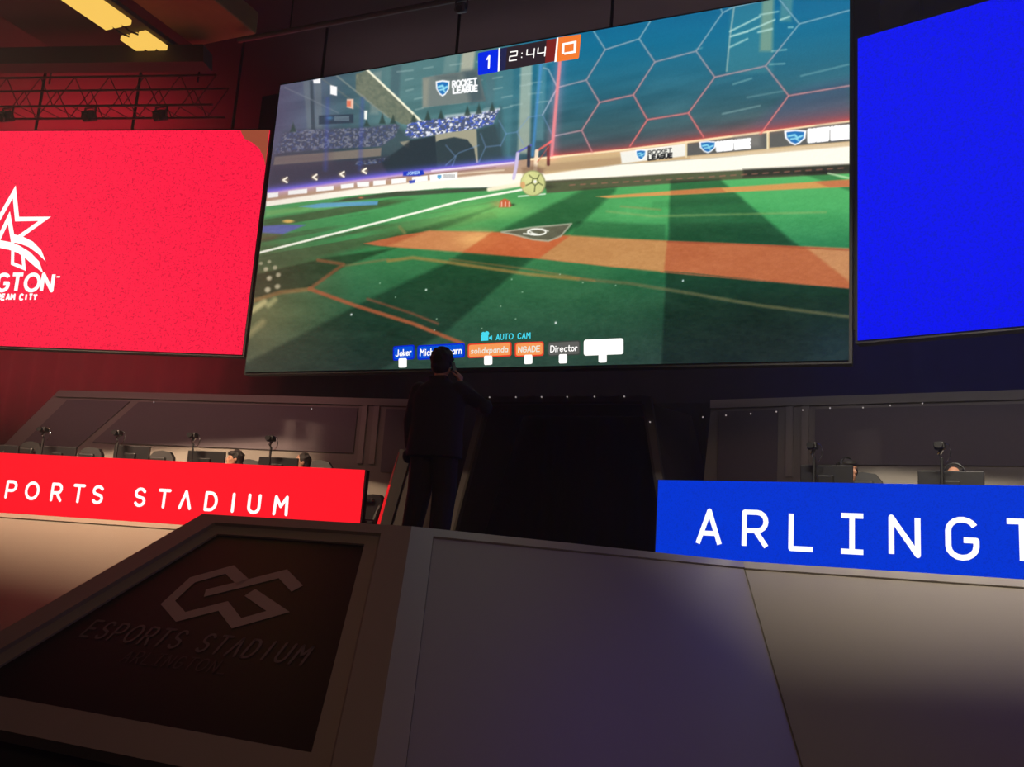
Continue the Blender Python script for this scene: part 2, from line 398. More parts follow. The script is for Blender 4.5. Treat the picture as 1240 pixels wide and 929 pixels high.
LR = led_desk('L', 7.6, M['red'], 'red lit display fascia reading ESPORTS STADIUM on the stage edge')
LB = led_desk('R', 7.6, M['blue'], 'blue lit display fascia reading ARLINGTON on the stage edge')
def zx(z): return z/2.583
chs = []
for c, zx_ in (('P', 38), ('O', 103), ('R', 180), ('T', 248), ('S', 308), ('S', 440), ('T', 515), ('^', 582), ('D', 662), ('I', 731), ('U', 797), ('M', 880)):
    px = zx_/2.583; py = 450+(369+(zx_-38)*51/842)/2.583
    s, z = Wpx('L', px, py, 0); chs.append((c, s, z))
midL = sum(c[2] for c in chs)/len(chs)
pitch = (chs[0][1]-chs[4][1])/4
chl = [(c, s) for c, s, z in chs]+[('S', chs[0][1]+pitch), ('E', chs[0][1]+2*pitch)]
wing_text('L', chl, M['white_e'], .2, .039, midL, LR, xs=1.14)
chs = []
for c, zx_, zy in (('A', 256, 615), ('R', 402, 622), ('L', 550, 630), ('|', 703, 637), ('N', 868, 646), ('G', 1047, 653)):
    s, z = Wpx('R', 760+zx_/2.583, 400+zy/2.583, 0); chs.append((c, s, z))
pitch = (chs[5][1]-chs[0][1])/5
midR = sum(c[2] for c in chs)/len(chs)
chl = [(c, s) for c, s, z in chs]+[(c, chs[5][1]+pitch*(i+1)) for i, c in enumerate('TON')]
wing_text('R', chl, M['white_e'], .318, .047, midR, LB, xs=1.12, rnd=False)
# ------------------------------------------------------------------ booth walls behind the desks
WD = 1.95; WT = 2.02
def booth(side):
    z = np.array([0, 0, 1.])
    nm = {'L': 'left', 'R': 'right'}[side]; col = {'L': 'red', 'R': 'blue'}[side]
    e = empty('booth_wall'); tag(e, 'pale player booth wall with grey panels behind the %s lettered fascia' % col, 'booth wall')
    # outline: slanted outer end
    a1, b1 = Wpx('L', 70, 477, WD); a2, b2 = Wpx('L', 0, 545, WD); s_top = a1; s_bot = a1+(a2-a1)*(b1-SD)/(b1-b2); s0 = -.35
    c1, e1 = Wpx('L', 175, 478, WD); c2, e2 = Wpx('L', 100, 543, WD); dg = lambda z_q: c1+(c2-c1)*(e1-z_q)/(e1-e2); og = lambda z_q: a1+(a2-a1)*(b1-z_q)/(b1-b2)
    mb = MB(); mb.prism([W(side, s0, WD)+z*SD, W(side, s_bot, WD)+z*SD, W(side, s_top, WD)+z*WT, W(side, s0+.15, WD)+z*WT], NB[side]*.08)
    mb.build('wall_board', M['wallg'], e)
    # grey fabric panels, slightly proud
    def pan(pts):
        return MB().prism([W(side, s, WD-.02)+z*zz for s, zz in pts], NB[side]*.018).build('grey_panel', M['wallp'], e)
    pan([(1.05, 1.24), (dg(1.24)-.06, 1.24), (dg(1.88)-.06, 1.88), (1.05, 1.88)])
    pan([(dg(1.0)+.1, 1.0), (og(1.0)-.3, 1.0), (og(1.88)-.3, 1.88), (dg(1.88)+.1, 1.88)])
    pan([(-.1, 1.0), (.62, 1.0), (.62, 1.88), (-.1, 1.88)])
    for s in (.72, .9):
        MB().prism([W(side, s, WD-.03)+z*1.1, W(side, s+.08, WD-.03)+z*1.1, W(side, s+.08, WD-.03)+z*WT, W(side, s, WD-.03)+z*WT], NB[side]*.03).build('pilaster', M['pil'], e)
    MB().prism([W(side, s0+.15, WD-.05)+z*(WT-.1), W(side, s_top, WD-.05)+z*(WT-.1), W(side, s_top-.05, WD-.05)+z*WT, W(side, s0+.15, WD-.05)+z*WT], NB[side]*.05).build('top_rail', M['wallg'], e)
    return e
booth('L'); booth('R')
# ------------------------------------------------------------------ portal
pt = empty('entrance_portal'); tag(pt, 'dark trapezoid entrance portal with a splayed frame at the centre of the stage', 'portal')
YP = 10.7; xc = -4.12
oTL, oTR = (xc-1.13, YP, 2.0), (xc+1.13, YP, 2.0); oBL, oBR = (xc-1.52, YP, SD), (xc+1.52, YP, SD)
iTL, iTR = (xc-1.03, YP, 1.9), (xc+1.03, YP, 1.9); iBL, iBR = (xc-1.42, YP, SD+.001), (xc+1.42, YP, SD+.001)
mb = MB(); O_ = [oBL, oTL, oTR, oBR]; I_ = [iBL, iTL, iTR, iBR]
for i in range(3): mb.prism([O_[i], O_[i+1], I_[i+1], I_[i]], (0, .1, 0))
mb.build('portal_frame', M['jamb'], pt)
YB = 12.2
kL = atY(634, 504, YB); kb = atY(584, 648, YB)
bTL = (kL[0], YB, kL[2]); bBL = (kb[0]-.05, YB, SD); bTR = (2*xc-kL[0]+.1, YB, kL[2]); bBR = (2*xc-kb[0]+.15, YB, SD)
mb = MB()
F_ = [iBL, iTL, iTR, iBR]; K_ = [bBL, bTL, bTR, bBR]
for i in range(3):
    a, b, c, d = F_[i], F_[i+1], K_[i+1], K_[i]
    n = np.cross(np.array(b)-np.array(a), np.array(d)-np.array(a)); n = n/np.linalg.norm(n)
    if n@(np.array([xc, 11, .8])-np.array(a)) > 0: n = -n
    mb.prism([a, b, c, d], n*.03)
mb.build('splayed_lining', M['reveal'], pt)
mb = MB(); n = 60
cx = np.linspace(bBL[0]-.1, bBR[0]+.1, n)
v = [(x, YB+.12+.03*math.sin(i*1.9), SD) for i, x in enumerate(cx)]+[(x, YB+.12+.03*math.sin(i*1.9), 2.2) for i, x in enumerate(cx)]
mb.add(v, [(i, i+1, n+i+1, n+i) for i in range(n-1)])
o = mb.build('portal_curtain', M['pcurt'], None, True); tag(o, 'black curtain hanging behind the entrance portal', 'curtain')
# black masking drape above the booths behind the screens
mb = MB(); n = 240; cx = np.linspace(-20.2, 8.2, n)
v = [(x, 12.9+.05*math.sin(i*1.1), SD-.1) for i, x in enumerate(cx)]+[(x, 12.9+.05*math.sin(i*1.1), 6.6) for i, x in enumerate(cx)]
mb.add(v, [(i, i+1, n+i+1, n+i) for i in range(n-1)])
tag(mb.build('masking_drape', M['black'], None, True), 'wide black masking drape filling the back of the stage above the booths', 'drape')
# ------------------------------------------------------------------ video walls
YS = 9.3
z_ = np.array([0, 0, 1.])
def wall_frame(P0, P1, z0, z1):
    P0 = np.array([P0[0], P0[1], 0.]); P1 = np.array([P1[0], P1[1], 0.]); U = (P1-P0)/np.linalg.norm(P1-P0)
    N = np.array([U[1], -U[0], 0.])  # towards audience
    return P0, U, N
def video_wall(name, label, P0, P1, z0, z1, mface):
    P0, U, N = wall_frame(P0, P1, z0, z1); w = float(np.linalg.norm(np.array([P1[0], P1[1], 0.])-P0))
    e = empty(name, P0+z_*z0, math.atan2(U[1], U[0])); e['_w'] = 1; bpy.context.view_layer.update(); tag(e, label, 'video wall')
    f = frame3(P0+z_*z0, U, z_)
    h = z1-z0
    hs = MB()
    hs.prism([f(-.03, -.03)-N*.02, f(w+.03, -.03)-N*.02, f(w+.03, h+.03)-N*.02, f(-.03, h+.03)-N*.02], -N*.14)
    hs.build('housing', M['blackm'], e)
    if mface: MB().prism([f(0, 0), f(w, 0), f(w, h), f(0, h)], -N*.02).build('display_face', mface, e)
    rig = MB()
    for s in np.linspace(.6, w-.6, 4): rig.tube([f(s, h)-N*.1, f(s, 6.9-z1+h)-N*.1], .02, 8)
    rig.build('hanging_cable', M['blackm'], e)
    return e, f, N, w, h, U
kS = YS/10.
mz0, mz1 = 2.235*kS, 6.555*kS
mx0, mx1 = -8.58*kS, -.685*kS
mainw, mf, mN, mw, mh, mU = video_wall('video_wall', 'large central video wall showing a green football game pitch with a scoreboard', (mx0, YS), (mx1, YS), mz0, mz1, None)
sL = np.array([-8.785, 10.12])*kS; a15 = .262
dL = np.array([-math.cos(a15), -math.sin(a15)]); dRr = np.array([math.cos(a15), -math.sin(a15)])
sR = np.array([-.6, 10.01])*kS
szL = (2.52*kS, 5.93*kS); szR = (2.45*kS, 5.9*kS)
redw, rf, rN, rw, rh, rU = video_wall('video_wall', 'crimson video wall with a white star emblem at the left of the stage', sL+dL*6.2*kS, sL, szL[0], szL[1], M['redwall'])
bluew, bf, bN, bw, bh, bU = video_wall('video_wall', 'plain deep blue video wall at the right of the stage', sR, sR+dRr*6.2*kS, szR[0], szR[1], M['bluewall'])
for x0, x1 in ((-8.5, -7.8), (-.8, -.35)):
    o = MB().box(((x0+x1)/2, 9.58, 4.29), (x1-x0, .05, 3.7), None, .005).build('gap_light_block', M['blackm'], mainw)  # added to stop light passing the gaps between the screens
# star emblem and lettering on the crimson wall
rP0 = rf(0, 0)
def ruv(x, y): p = hit(x, y, rP0+rN*.004, rN)-rP0; return np.array([p@rU, p[2]])
def rto(u, v): return rP0+rU*u+z_*v+rN*.004
def zs(x, y): return ruv(x/4.645, 200+y/4.645)
st = MB(); KM = 3.2; k_ = np.linalg.norm(zs(100, 0)-zs(0, 0))/100
ribbon(st, [zs(-170, 318), zs(-5, 300), zs(80, 150), zs(96, 304), zs(252, 302), zs(100, 410)], 24*k_, rto, False)
def spoly(pts):
    st.add([rto(*zs(*p)) for p in pts], [tuple(range(len(pts)))])
spoly([(75, 388), (130, 403), (185, 430), (232, 478), (257, 542), (215, 500), (160, 460), (112, 442), (75, 434)])
spoly([(-60, 418), (0, 422), (60, 433), (110, 453), (170, 490), (220, 542), (243, 607), (195, 570), (150, 530), (100, 494), (50, 476), (0, 466), (-60, 440)])
ribbon(st, [zs(-95, 600), zs(50, 295), zs(76, 440)], 24*k_, rto, False)
ribbon(st, [zs(72, 470), zs(70, 553), zs(135, 580), zs(128, 500)], 17*k_, rto, False)
ribbon(st, [zs(-170, 318), zs(-60, 420), zs(-95, 600)], 18*k_, rto, False)
st.build('star_emblem', M['white_e'], redw); KM = 1.25
put_text('ARLINGTON', zs(-400, 706), zs(292, 706), float(abs(zs(0, 615)[1]-zs(0, 706)[1])), 19*k_, M['white_e'], 'lettering', redw, .2, False, rto, True)
put_text('THE AMERICAN DREAM CITY', zs(-365, 757), zs(205, 757), float(abs(zs(0, 727)[1]-zs(0, 757)[1])), 9*k_, M['white_e'], 'small_lettering', redw, .28, False, rto, True)
put_text('-', zs(312, 640), zs(342, 640), .06, 8*k_, M['white_e'], 'trademark_mark', redw, .2, False, rto)
hN = hit(310, 160, rP0+rN*.003, rN)
pp = [ruv(291, 157), ruv(296, 168), ruv(306, 173), ruv(314, 180), ruv(319, 190), ruv(321.5, 200)]
u1 = rw; pp = [np.array([p[0], min(p[1], rh)]) for p in pp]
pp[0][1] = rh
MB().add([rP0+rU*p[0]+z_*p[1]+rN*.003 for p in pp]+[rP0+rU*u1+z_*pp[-1][1]+rN*.003, rP0+rU*u1+z_*rh+rN*.003], [tuple(range(8))]).build('dim_corner_patch', M['redpatch'], redw)
# ------------------------------------------------------------------ the game picture: colour attribute on a dense grid
NX, NY = 860, 470
gu, gv = np.meshgrid(np.linspace(0, mw, NX), np.linspace(0, mh, NY))
Pm = mf(0, 0)
GX = Pm[0]+gu; GZ = Pm[2]+gv; GY = np.full_like(GX, Pm[1])
dd = GX*CF[0]+GY*CF[1]+GZ*CF[2]
X = 620+FPX*(GX*CR[0]+GY*CR[1]+GZ*CR[2])/dd; Y = 464.5-FPX*(GX*CU[0]+GY*CU[1]+GZ*CU[2])/dd
IMG = np.zeros((NY, NX, 3))
def vnoise(sx, sy, seed, oct_=3, ang=0.):
    g = np.random.default_rng(seed); out = 0; amp = 1; tot = 0
    xr = X*math.cos(ang)+Y*math.sin(ang); yr = -X*math.sin(ang)+Y*math.cos(ang)
    for o in range(oct_):
        t = g.random((256, 256)); a = xr/sx*2**o+1000; b = yr/sy*2**o+1000
        i = np.floor(a).astype(int); j = np.floor(b).astype(int); fa = a-i; fb = b-j; fa = fa*fa*(3-2*fa); fb = fb*fb*(3-2*fb)
        T = lambda p, q: t[p % 256, q % 256]
        out = out+amp*((T(i, j)*(1-fa)+T(i+1, j)*fa)*(1-fb)+(T(i, j+1)*(1-fa)+T(i+1, j+1)*fa)*fb); tot += amp; amp *= .5
    return out/tot
def segd(x, y, a, b):
    dx, dy = b[0]-a[0], b[1]-a[1]; L = dx*dx+dy*dy+1e-9
    t = np.clip(((x-a[0])*dx+(y-a[1])*dy)/L, 0, 1); return np.hypot(x-a[0]-t*dx, y-a[1]-t*dy)
def _bb(pts, pad):
    xs = [p[0] for p in pts]; ys = [p[1] for p in pts]
    return (X > min(xs)-pad) & (X < max(xs)+pad) & (Y > min(ys)-pad) & (Y < max(ys)+pad)
def blend(m, al, col, mode='mix'):
    a = np.clip(al, 0, 1)[:, None]
    c = np.array(col, float) if not isinstance(col, np.ndarray) or col.ndim == 1 else col[m]
    if mode == 'mix': IMG[m] = IMG[m]*(1-a)+c*a
    elif mode == 'mul': IMG[m] = IMG[m]*(1-a+a*c)
    else: IMG[m] = IMG[m]+c*a
def poly(pts, col, al=1., soft=.9, mode='mix', amap=None):
    m = _bb(pts, soft*2+2); x, y = X[m], Y[m]; ins = np.zeros(x.shape, bool); d = np.full(x.shape, 1e9)
    n = len(pts)
    for i in range(n):
        a, b = pts[i], pts[(i+1) % n]; d = np.minimum(d, segd(x, y, a, b))
        if a[1] != b[1]:
            c = ((a[1] > y) != (b[1] > y)) & (x < (b[0]-a[0])*(y-a[1])/(b[1]-a[1])+a[0]); ins ^= c
    sd = np.where(ins, -d, d); w = np.clip(.5-sd/soft, 0, 1)*al
    if amap is not None: w = w*amap[m]
    blend(m, w, col, mode)
def line(pts, w, col, al=1., soft=1.2, mode='mix', w2=None):
    m = _bb(pts, w*2+soft*2+2); x, y = X[m], Y[m]; d = np.full(x.shape, 1e9)
    for a, b in zip(pts[:-1], pts[1:]): d = np.minimum(d, segd(x, y, a, b))
    blend(m, np.clip(.5-(d-w/2)/soft, 0, 1)*al, col, mode)
def glow(pts, s, col, al=1., mode='add'):
    m = _bb(pts, s*3); x, y = X[m], Y[m]; d = np.full(x.shape, 1e9)
    for a, b in zip(pts[:-1], pts[1:]): d = np.minimum(d, segd(x, y, a, b))
    blend(m, np.exp(-(d/s)**2)*al, col, mode)
def blob(cx, cy, rx, ry, col, al=1., mode='mix', p=2, ang=0.):
    m = (abs(X-cx) < rx*3+ry*3) & (abs(Y-cy) < ry*3+rx*3*abs(math.sin(ang))+2)
    dx = X[m]-cx; dy = Y[m]-cy; a = dx*math.cos(ang)+dy*math.sin(ang); b = -dx*math.sin(ang)+dy*math.cos(ang)
    blend(m, np.exp(-((a/rx)**2+(b/ry)**2)**(p/2))*al, col, mode)
def ell(cx, cy, rx, ry, col, al=1.):
    m = (abs(X-cx) < rx+3) & (abs(Y-cy) < ry+3)
    d = (np.hypot((X[m]-cx)/rx, (Y[m]-cy)/ry)-1)*min(rx, ry); blend(m, np.clip(.5-d/1.1, 0, 1)*al, col)
def arr(*c): return np.array(c, float)
# sky
def ramp(t, stops):
    t = np.clip(t, stops[0][0], stops[-1][0]); out = np.zeros(t.shape+(3,))
    for k in range(3): out[..., k] = np.interp(t, [s[0] for s in stops], [s[1][k] for s in stops])
    return out
IMG[:] = ramp(Y+(X-800)*.09, [(0, (0, 98, 148)), (50, (4, 108, 148)), (100, (30, 104, 128)), (150, (52, 92, 100)), (200, (60, 76, 84))])
lft = np.clip((660-X)/60, 0, 1)[..., None]
IMG[:] = IMG*(1-lft)+lft*ramp(X, [(330, (78, 74, 104)), (380, (76, 92, 116)), (420, (58, 92, 104)), (470, (80, 122, 124)), (560, (70, 120, 124)), (660, (50, 112, 126))])
n1 = vnoise(70, 9, 3, 3, -.2); IMG += ((n1-.5)*34*np.clip((Y-60)/60, .2, 1))[..., None]*arr(.8, 1, 1)
drk = np.clip((Y-150)/50, 0, 1)[..., None]; IMG[:] = IMG*(1-drk*.35)+drk*.35*arr(56, 66, 80)
# right sky blue slope, towers
poly([(1030, 95), (1030, 150), (900, 165), (960, 110)], arr(62, 80, 118), .5, 14)
poly([(886, -12), (937, -16), (936, 88), (880, 90)], arr(60, 140, 150), .42, 5)
poly([(924, -20), (938, -20), (935, 62), (920, 62)], arr(150, 170, 130), .62, 5)
poly([(947, -20), (962, -20), (958, 26), (944, 26)], arr(110, 160, 145), .5, 4)
line([(889, 8), (884, 44), (880, 86)], 2.2, arr(170, 190, 180), .6)
for a, b, al in (((884, 38), (920, 20), .8), ((885, 44), (905, 38), .9), ((905, 38), (938, 24), .8), ((884, 57), (905, 47), .7), ((918, 39), (935, 35), .8), ((920, 18), (942, 14), .6), ((945, 24), (956, 20), .8), ((955, 33), (960, 33), .6), ((888, 102), (910, 95), .35), ((905, 118), (950, 110), .25), ((875, 138), (920, 128), .35), ((970, 92), (1028, 78), .3), ((935, 62), (952, 60), .5), ((932, 78), (950, 77), .4), ((842, 60), (850, 58), .3)):
    line([a, b], 2, arr(180, 225, 215), al, 2)
# left towers
for x0, x1, y0, y1, c, al in ((452, 462, 88, 138, (150, 160, 150), .45), (474, 486, 80, 140, (60, 84, 96), .5), (560, 576, 60, 96, (196, 186, 158), .75), (540, 556, 62, 90, (120, 150, 145), .5), (631, 645, 70, 186, (206, 206, 176), .6), (602, 622, 84, 190, (70, 128, 138), .5), (590, 600, 60, 200, (76, 110, 120), .5), (652, 662, 72, 170, (110, 170, 180), .4)):
    poly([(x0, y0), (x1, y0-2), (x1-4, y1), (x0-4, y1)], arr(*c), al, 4)
for i in range(34):
    x = 480+(i*53 % 180); y = 74+(i*29 % 60); line([(x, y), (x+8+(i*7 % 12), y-2)], 1.8, arr(180, 205, 200), .35, 1.6)
line([(655, 78), (650, 130), (645, 188)], 3.4, arr(60, 140, 215), .7, 3)
# roof netting, floodlights, pillars
poly([(367, 98), (378, 96), (384, 156), (372, 156)], arr(108, 124, 128), .5, 3)
poly([(380, 100), (389, 98), (390, 156), (384, 156)], arr(112, 124, 124), .45, 2)
poly([(375, 98), (379, 98), (382, 160), (377, 160)], arr(48, 62, 74), .8, 2)
line([(345, 106), (378, 121), (410, 137)], 1.5, arr(130, 140, 150), .4)
net = vnoise(3, 2.4, 9, 1, .7)
poly([(431, 90), (444, 85), (508, 144), (500, 152), (486, 150), (470, 142), (431, 112)], arr(122, 128, 104), .95, 1.5)
poly([(431, 90), (444, 85), (508, 144), (500, 152), (486, 150), (470, 142), (431, 112)], arr(74, 92, 80), .6, 1.5, amap=net)
line([(408, 92), (437, 115), (470, 142)], 2, arr(140, 150, 140), .6)
line([(388, 94), (424, 120), (440, 134)], 2, arr(110, 118, 110), .5)
line([(444, 84), (478, 116), (509, 146)], 2.6, arr(250, 246, 214), .95)
poly([(379, 97), (388, 95), (388, 101), (380, 101)], arr(255, 255, 255), 1, 1)
poly([(400, 103), (408, 105), (408, 116), (400, 114)], arr(255, 255, 255), 1, 1.2)
poly([(420, 120), (428, 120), (428, 132), (420, 130)], arr(240, 190, 165), 1, 1.2); poly([(420, 122), (425, 122), (425, 129), (420, 129)], arr(232, 104, 70), .9, 1.4)
poly([(441, 134), (445, 134), (444, 145), (441, 144)], arr(240, 245, 235), 1, 1)
poly([(386, 140), (428, 138), (428, 149), (386, 151)], arr(40, 54, 72), .85, 1.5)
blob(399, 143, 4, 2, arr(70, 130, 180), .8)
for x in range(406, 424, 2): line([(x, 141), (x, 146)], 1, arr(150, 178, 190), .7, 1)
# board with logo
poly([(512, 94), (579, 84), (588, 122), (512, 130)], arr(112, 124, 120), 1, 1.5)
poly([(560, 86), (579, 84), (588, 122), (570, 126)], arr(62, 84, 92), .8, 8); poly([(527, 92), (556, 88), (558, 100), (530, 96)], arr(72, 90, 94), .6, 8)
poly([(512, 96), (520, 95), (518, 129), (512, 130)], arr(150, 150, 132), .7, 5)
def shield(cx, cy, w, h, al=1., rim=(250, 252, 255)):
    P = [(cx-w/2, cy-h*.42), (cx, cy-h*.5), (cx+w/2, cy-h*.44), (cx+w*.46, cy+h*.05), (cx+w*.2, cy+h*.38), (cx, cy+h*.5), (cx-w*.24, cy+h*.36), (cx-w*.46, cy+h*.02)]
    poly(P, arr(*rim), al, 1.4); Q = [(cx+(x-cx)*.8, cy+(y-cy)*.8) for x, y in P]; poly(Q, arr(20, 110, 190), al, 1.2)
    line([(cx-w*.3, cy-h*.08), (cx-w*.02, cy-h*.16), (cx+w*.1, cy+.02*h), (cx+w*.3, cy-h*.1)], h*.13, arr(130, 215, 240), al, 1.3)
    line([(cx-w*.2, cy+h*.1), (cx+w*.02, cy+h*.06), (cx+w*.16, cy+h*.2)], h*.1, arr(150, 225, 240), al*.9, 1.3)
def ptext(s, x0, y0, x1, y1, hgt, w, col, al=1., gap=.22):
    st_, tw = text2d(s, gap); sx = (x1-x0)/tw; sl = (y1-y0)/tw
    for pl in st_: line([(x0+sx*a, y0+sl*a-hgt*b) for a, b in pl], w, arr(*col), al, .8)
shield(536, 107, 17, 20)
ptext('ROCKET', 548, 105.5, 577, 102, 7, 2.0, (250, 252, 255)); ptext('LEAGUE', 549, 113, 578, 110, 6.5, 2.2, (250, 252, 255))
# stands
dk_ = arr(44, 54, 62)
poly([(330, 196), (345, 160), (480, 150), (500, 168), (600, 152), (606, 130), (612, 194), (470, 214), (325, 231)], dk_, .55, 8)
poly([(325, 200), (470, 190), (470, 212), (324, 230)], arr(58, 50, 68), .7, 6)
crowd = vnoise(2.6, 2.0, 21, 2); crowd2 = vnoise(2.2, 1.8, 33, 2); hue = vnoise(5, 4, 41, 2)
def crowdp(P, base, hi, blue, al):
    poly(P, arr(*base), al, 2)
    poly(P, arr(*hi), .95, 2, amap=np.clip((crowd-.5)*5.5, 0, 1)*al)
    poly(P, arr(*blue), .9, 2, amap=np.clip((crowd2-.52)*5, 0, 1)*al)
crowdp([(332, 186), (342, 163), (352, 158), (400, 156), (440, 155), (480, 150), (484, 152), (478, 166), (462, 177), (400, 180)], (72, 72, 96), (150, 154, 170), (64, 80, 134), .62)
crowdp([(490, 163), (494, 151), (503, 147), (537, 143), (576, 138), (605, 132), (597, 150), (576, 156), (499, 168)], (74, 86, 116), (235, 238, 246), (60, 90, 205), 1.)
line([(540, 141), (576, 137), (604, 132)], 3, arr(240, 240, 244), .6, 3)
poly([(333, 190), (462, 179), (461, 189), (331, 200)], arr(134, 120, 106), .85, 1.5); poly([(333, 189), (400, 184), (398, 196), (331, 200)], arr(92, 72, 84), .55, 16)
crowdp([(432, 196), (472, 190), (470, 196), (430, 201)], (52, 58, 80), (150, 156, 170), (60, 90, 160), .6)
poly([(484, 172), (496, 170), (495, 180), (489, 177)], arr(146, 140, 120), .9, 1.4)
poly([(497, 170), (528, 164), (530, 204), (470, 212), (462, 196), (482, 182)], arr(36, 48, 56), .85, 3)
poly([(527, 163), (576, 156), (577, 158), (579, 197), (576, 197), (574, 180), (566, 170), (550, 167), (534, 170), (528, 172)], arr(166, 160, 132), .95, 1.6)
poly([(528, 172), (534, 169), (550, 166), (566, 169), (574, 180), (577, 197), (530, 204)], arr(46, 62, 68), .95, 1.6)
poly([(578, 158), (600, 150), (608, 190), (580, 197)], arr(50, 70, 76), .7, 3)
for x, y, s in ((463, 150, 13), (476, 150, 11), (501, 148, 10), (518, 146, 12), (534, 144, 11), (566, 140, 12), (580, 138, 13), (596, 135, 11), (355, 160, 12), (444, 153, 8)):
    poly([(x-4, y), (x, y-s), (x+4, y)], arr(44, 64, 58), .85, 2)
# blue hex net on the left
for pl in ([(640, 142), (657, 139), (669, 164)], [(657, 139), (675, 106)], [(606, 177), (613, 162), (626, 160), (634, 175)], [(613, 162), (604, 146)], [(580, 196), (588, 178), (582, 162)], [(588, 178), (606, 176)], [(540, 200), (556, 185), (580, 176)], [(626, 160), (640, 142)], [(546, 205), (552, 190), (540, 176)]):
    line(pl, 1.4, arr(110, 150, 205), .45, 1.4)
for x in (395, 437): line([(x+2, 120), (x-1, 205)], 4, arr(56, 74, 180), .4, 5)
# blue floor edge, brown walls
wallT = [(322, 232), (436, 216), (523, 205), (622, 195)]
poly(wallT+[(645, 192), (668, 190), (672, 214), (593, 214), (523, 220), (436, 229), (322, 245)], arr(190, 148, 116), .95, 1.5)
glow(wallT, 5, arr(30, 24, 120), .9)
line(wallT, 3, arr(112, 92, 214), .9, 2.4); line([(523, 207), (622, 197)], 2, arr(240, 224, 240), .9)
line([(530, 214), (560, 210), (610, 206)], 1.6, arr(235, 214, 180), .8); line([(470, 216), (540, 209), (600, 203)], 1.6, arr(120, 84, 66), .5)
poly([(322, 244), (436, 228), (523, 218), (593, 211), (660, 209), (662, 224), (590, 227), (541, 228), (436, 237), (322, 251)], arr(255, 246, 226), 1, 2)
for Q in ([(324, 234), (337, 233), (337, 238.5), (324, 240)], [(349, 231), (372, 228.6), (372, 234), (349, 236)], [(383, 227), (404, 225), (404, 230), (383, 232)], [(412.5, 223.5), (428.5, 222), (428.5, 227), (413, 228.6)], [(432, 221), (447, 220), (447, 225.7), (433, 226.5)], [(452, 219), (467, 218), (467, 223.5), (452, 225)], [(474, 217), (492, 215), (492, 221), (474, 223)], [(499, 214.5), (518, 212.5), (518, 219), (499, 221)], [(520, 212), (554, 208), (554, 217), (521, 220)]):
    poly(Q, arr(250, 248, 244), 1, 1)
shield(532, 214.5, 6, 6); 
for x in range(538, 552, 2): line([(x, 211.5), (x, 215)], 1, arr(90, 90, 90), .7, .8)
poly([(488, 208), (512, 206), (514, 211), (508, 213), (488, 213)], arr(20, 50, 200), 1, 1.2)
ptext('JOKER', 493, 211.6, 508, 210.4, 3, .9, (180, 220, 250)); poly([(495, 219), (503, 217.5), (502, 221.5), (496, 222.5)], arr(40, 60, 190), .9, 1)
for x, y in ((345, 218), (381, 214.5), (414, 211), (441, 207)):
    blob(x, y, 5, 4, arr(120, 105, 90), .8, p=6); line([(x+2.5, y-3), (x-2, y), (x+2.5, y+3)], 2.2, arr(255, 244, 220), 1, 1)
# right boards and wall
railT = [(643, 193), (753, 182), (1030, 147)]
poly([(645, 194), (753, 183), (1030, 148), (1030, 178), (866, 191), (753, 199), (660, 212)], arr(206, 172, 122), 1, 1.4)
poly([(660, 199), (752, 190), (752, 200), (660, 208)], arr(176, 140, 100), .7, 3)
poly([(836, 190), (1030, 172), (1030, 178), (836, 193)], arr(226, 200, 160), .8, 2)
rg = np.clip((X-690)/330, .25, 1)
m = (X > 660) & (Y < 200) & (Y > 100)
yl = np.interp(X, [643, 753, 1030], [193, 182, 147]); t_ = (yl-Y)
a_ = np.where(t_ > 0, np.exp(-np.maximum(t_, 0)/(4+7*rg)), 0)*np.where(X > 668, 1, 0)
IMG[:] = IMG*(1-a_[..., None]*.85)+a_[..., None]*.85*arr(232, 66, 58)
line(railT, 2.6, arr(244, 226, 176), .95, 1.4)
poly([(751, 184), (830, 174), (830, 189), (753, 198)], arr(238, 236, 224), 1, 1.2)
for Q in ([(832, 174), (929, 161), (929, 180), (832, 189)], [(932, 160), (1030, 148), (1030, 171), (932, 179)]):
    poly(Q, arr(92, 92, 88), 1, 1.4)
    xm = (Q[0][0]+Q[1][0])/2; poly([(xm+8, Q[1][1]+3), (Q[1][0]-8, Q[1][1]+1), (Q[1][0]-8, Q[1][1]+17), (xm+8, Q[1][1]+20)], arr(140, 136, 128), .6, 8)
line([(831, 172), (831, 190)], 2, arr(236, 216, 170)); line([(929.5, 160), (929.5, 180)], 2.4, arr(236, 220, 176))
shield(776, 187.5, 13, 13); ptext('ROCKET', 785, 187.5, 813, 184, 4.5, 1.3, (70, 70, 70)); ptext('LEAGUE', 785, 194, 814, 190.5, 5, 1.9, (30, 30, 32))
shield(857, 178, 21, 15); ptext('ROCKET LEAGUE', 869, 182, 908, 178, 9, 4.2, (255, 255, 255))
shield(963, 166.5, 27, 19); ptext('ROCKET LEAGUE', 980, 171, 1030, 166, 13, 5.0, (255, 255, 255))
poly([(659, 211), (753, 199), (866, 191), (1030, 177), (1030, 200), (801, 212), (659, 220)], arr(255, 248, 228), 1, 2.2)
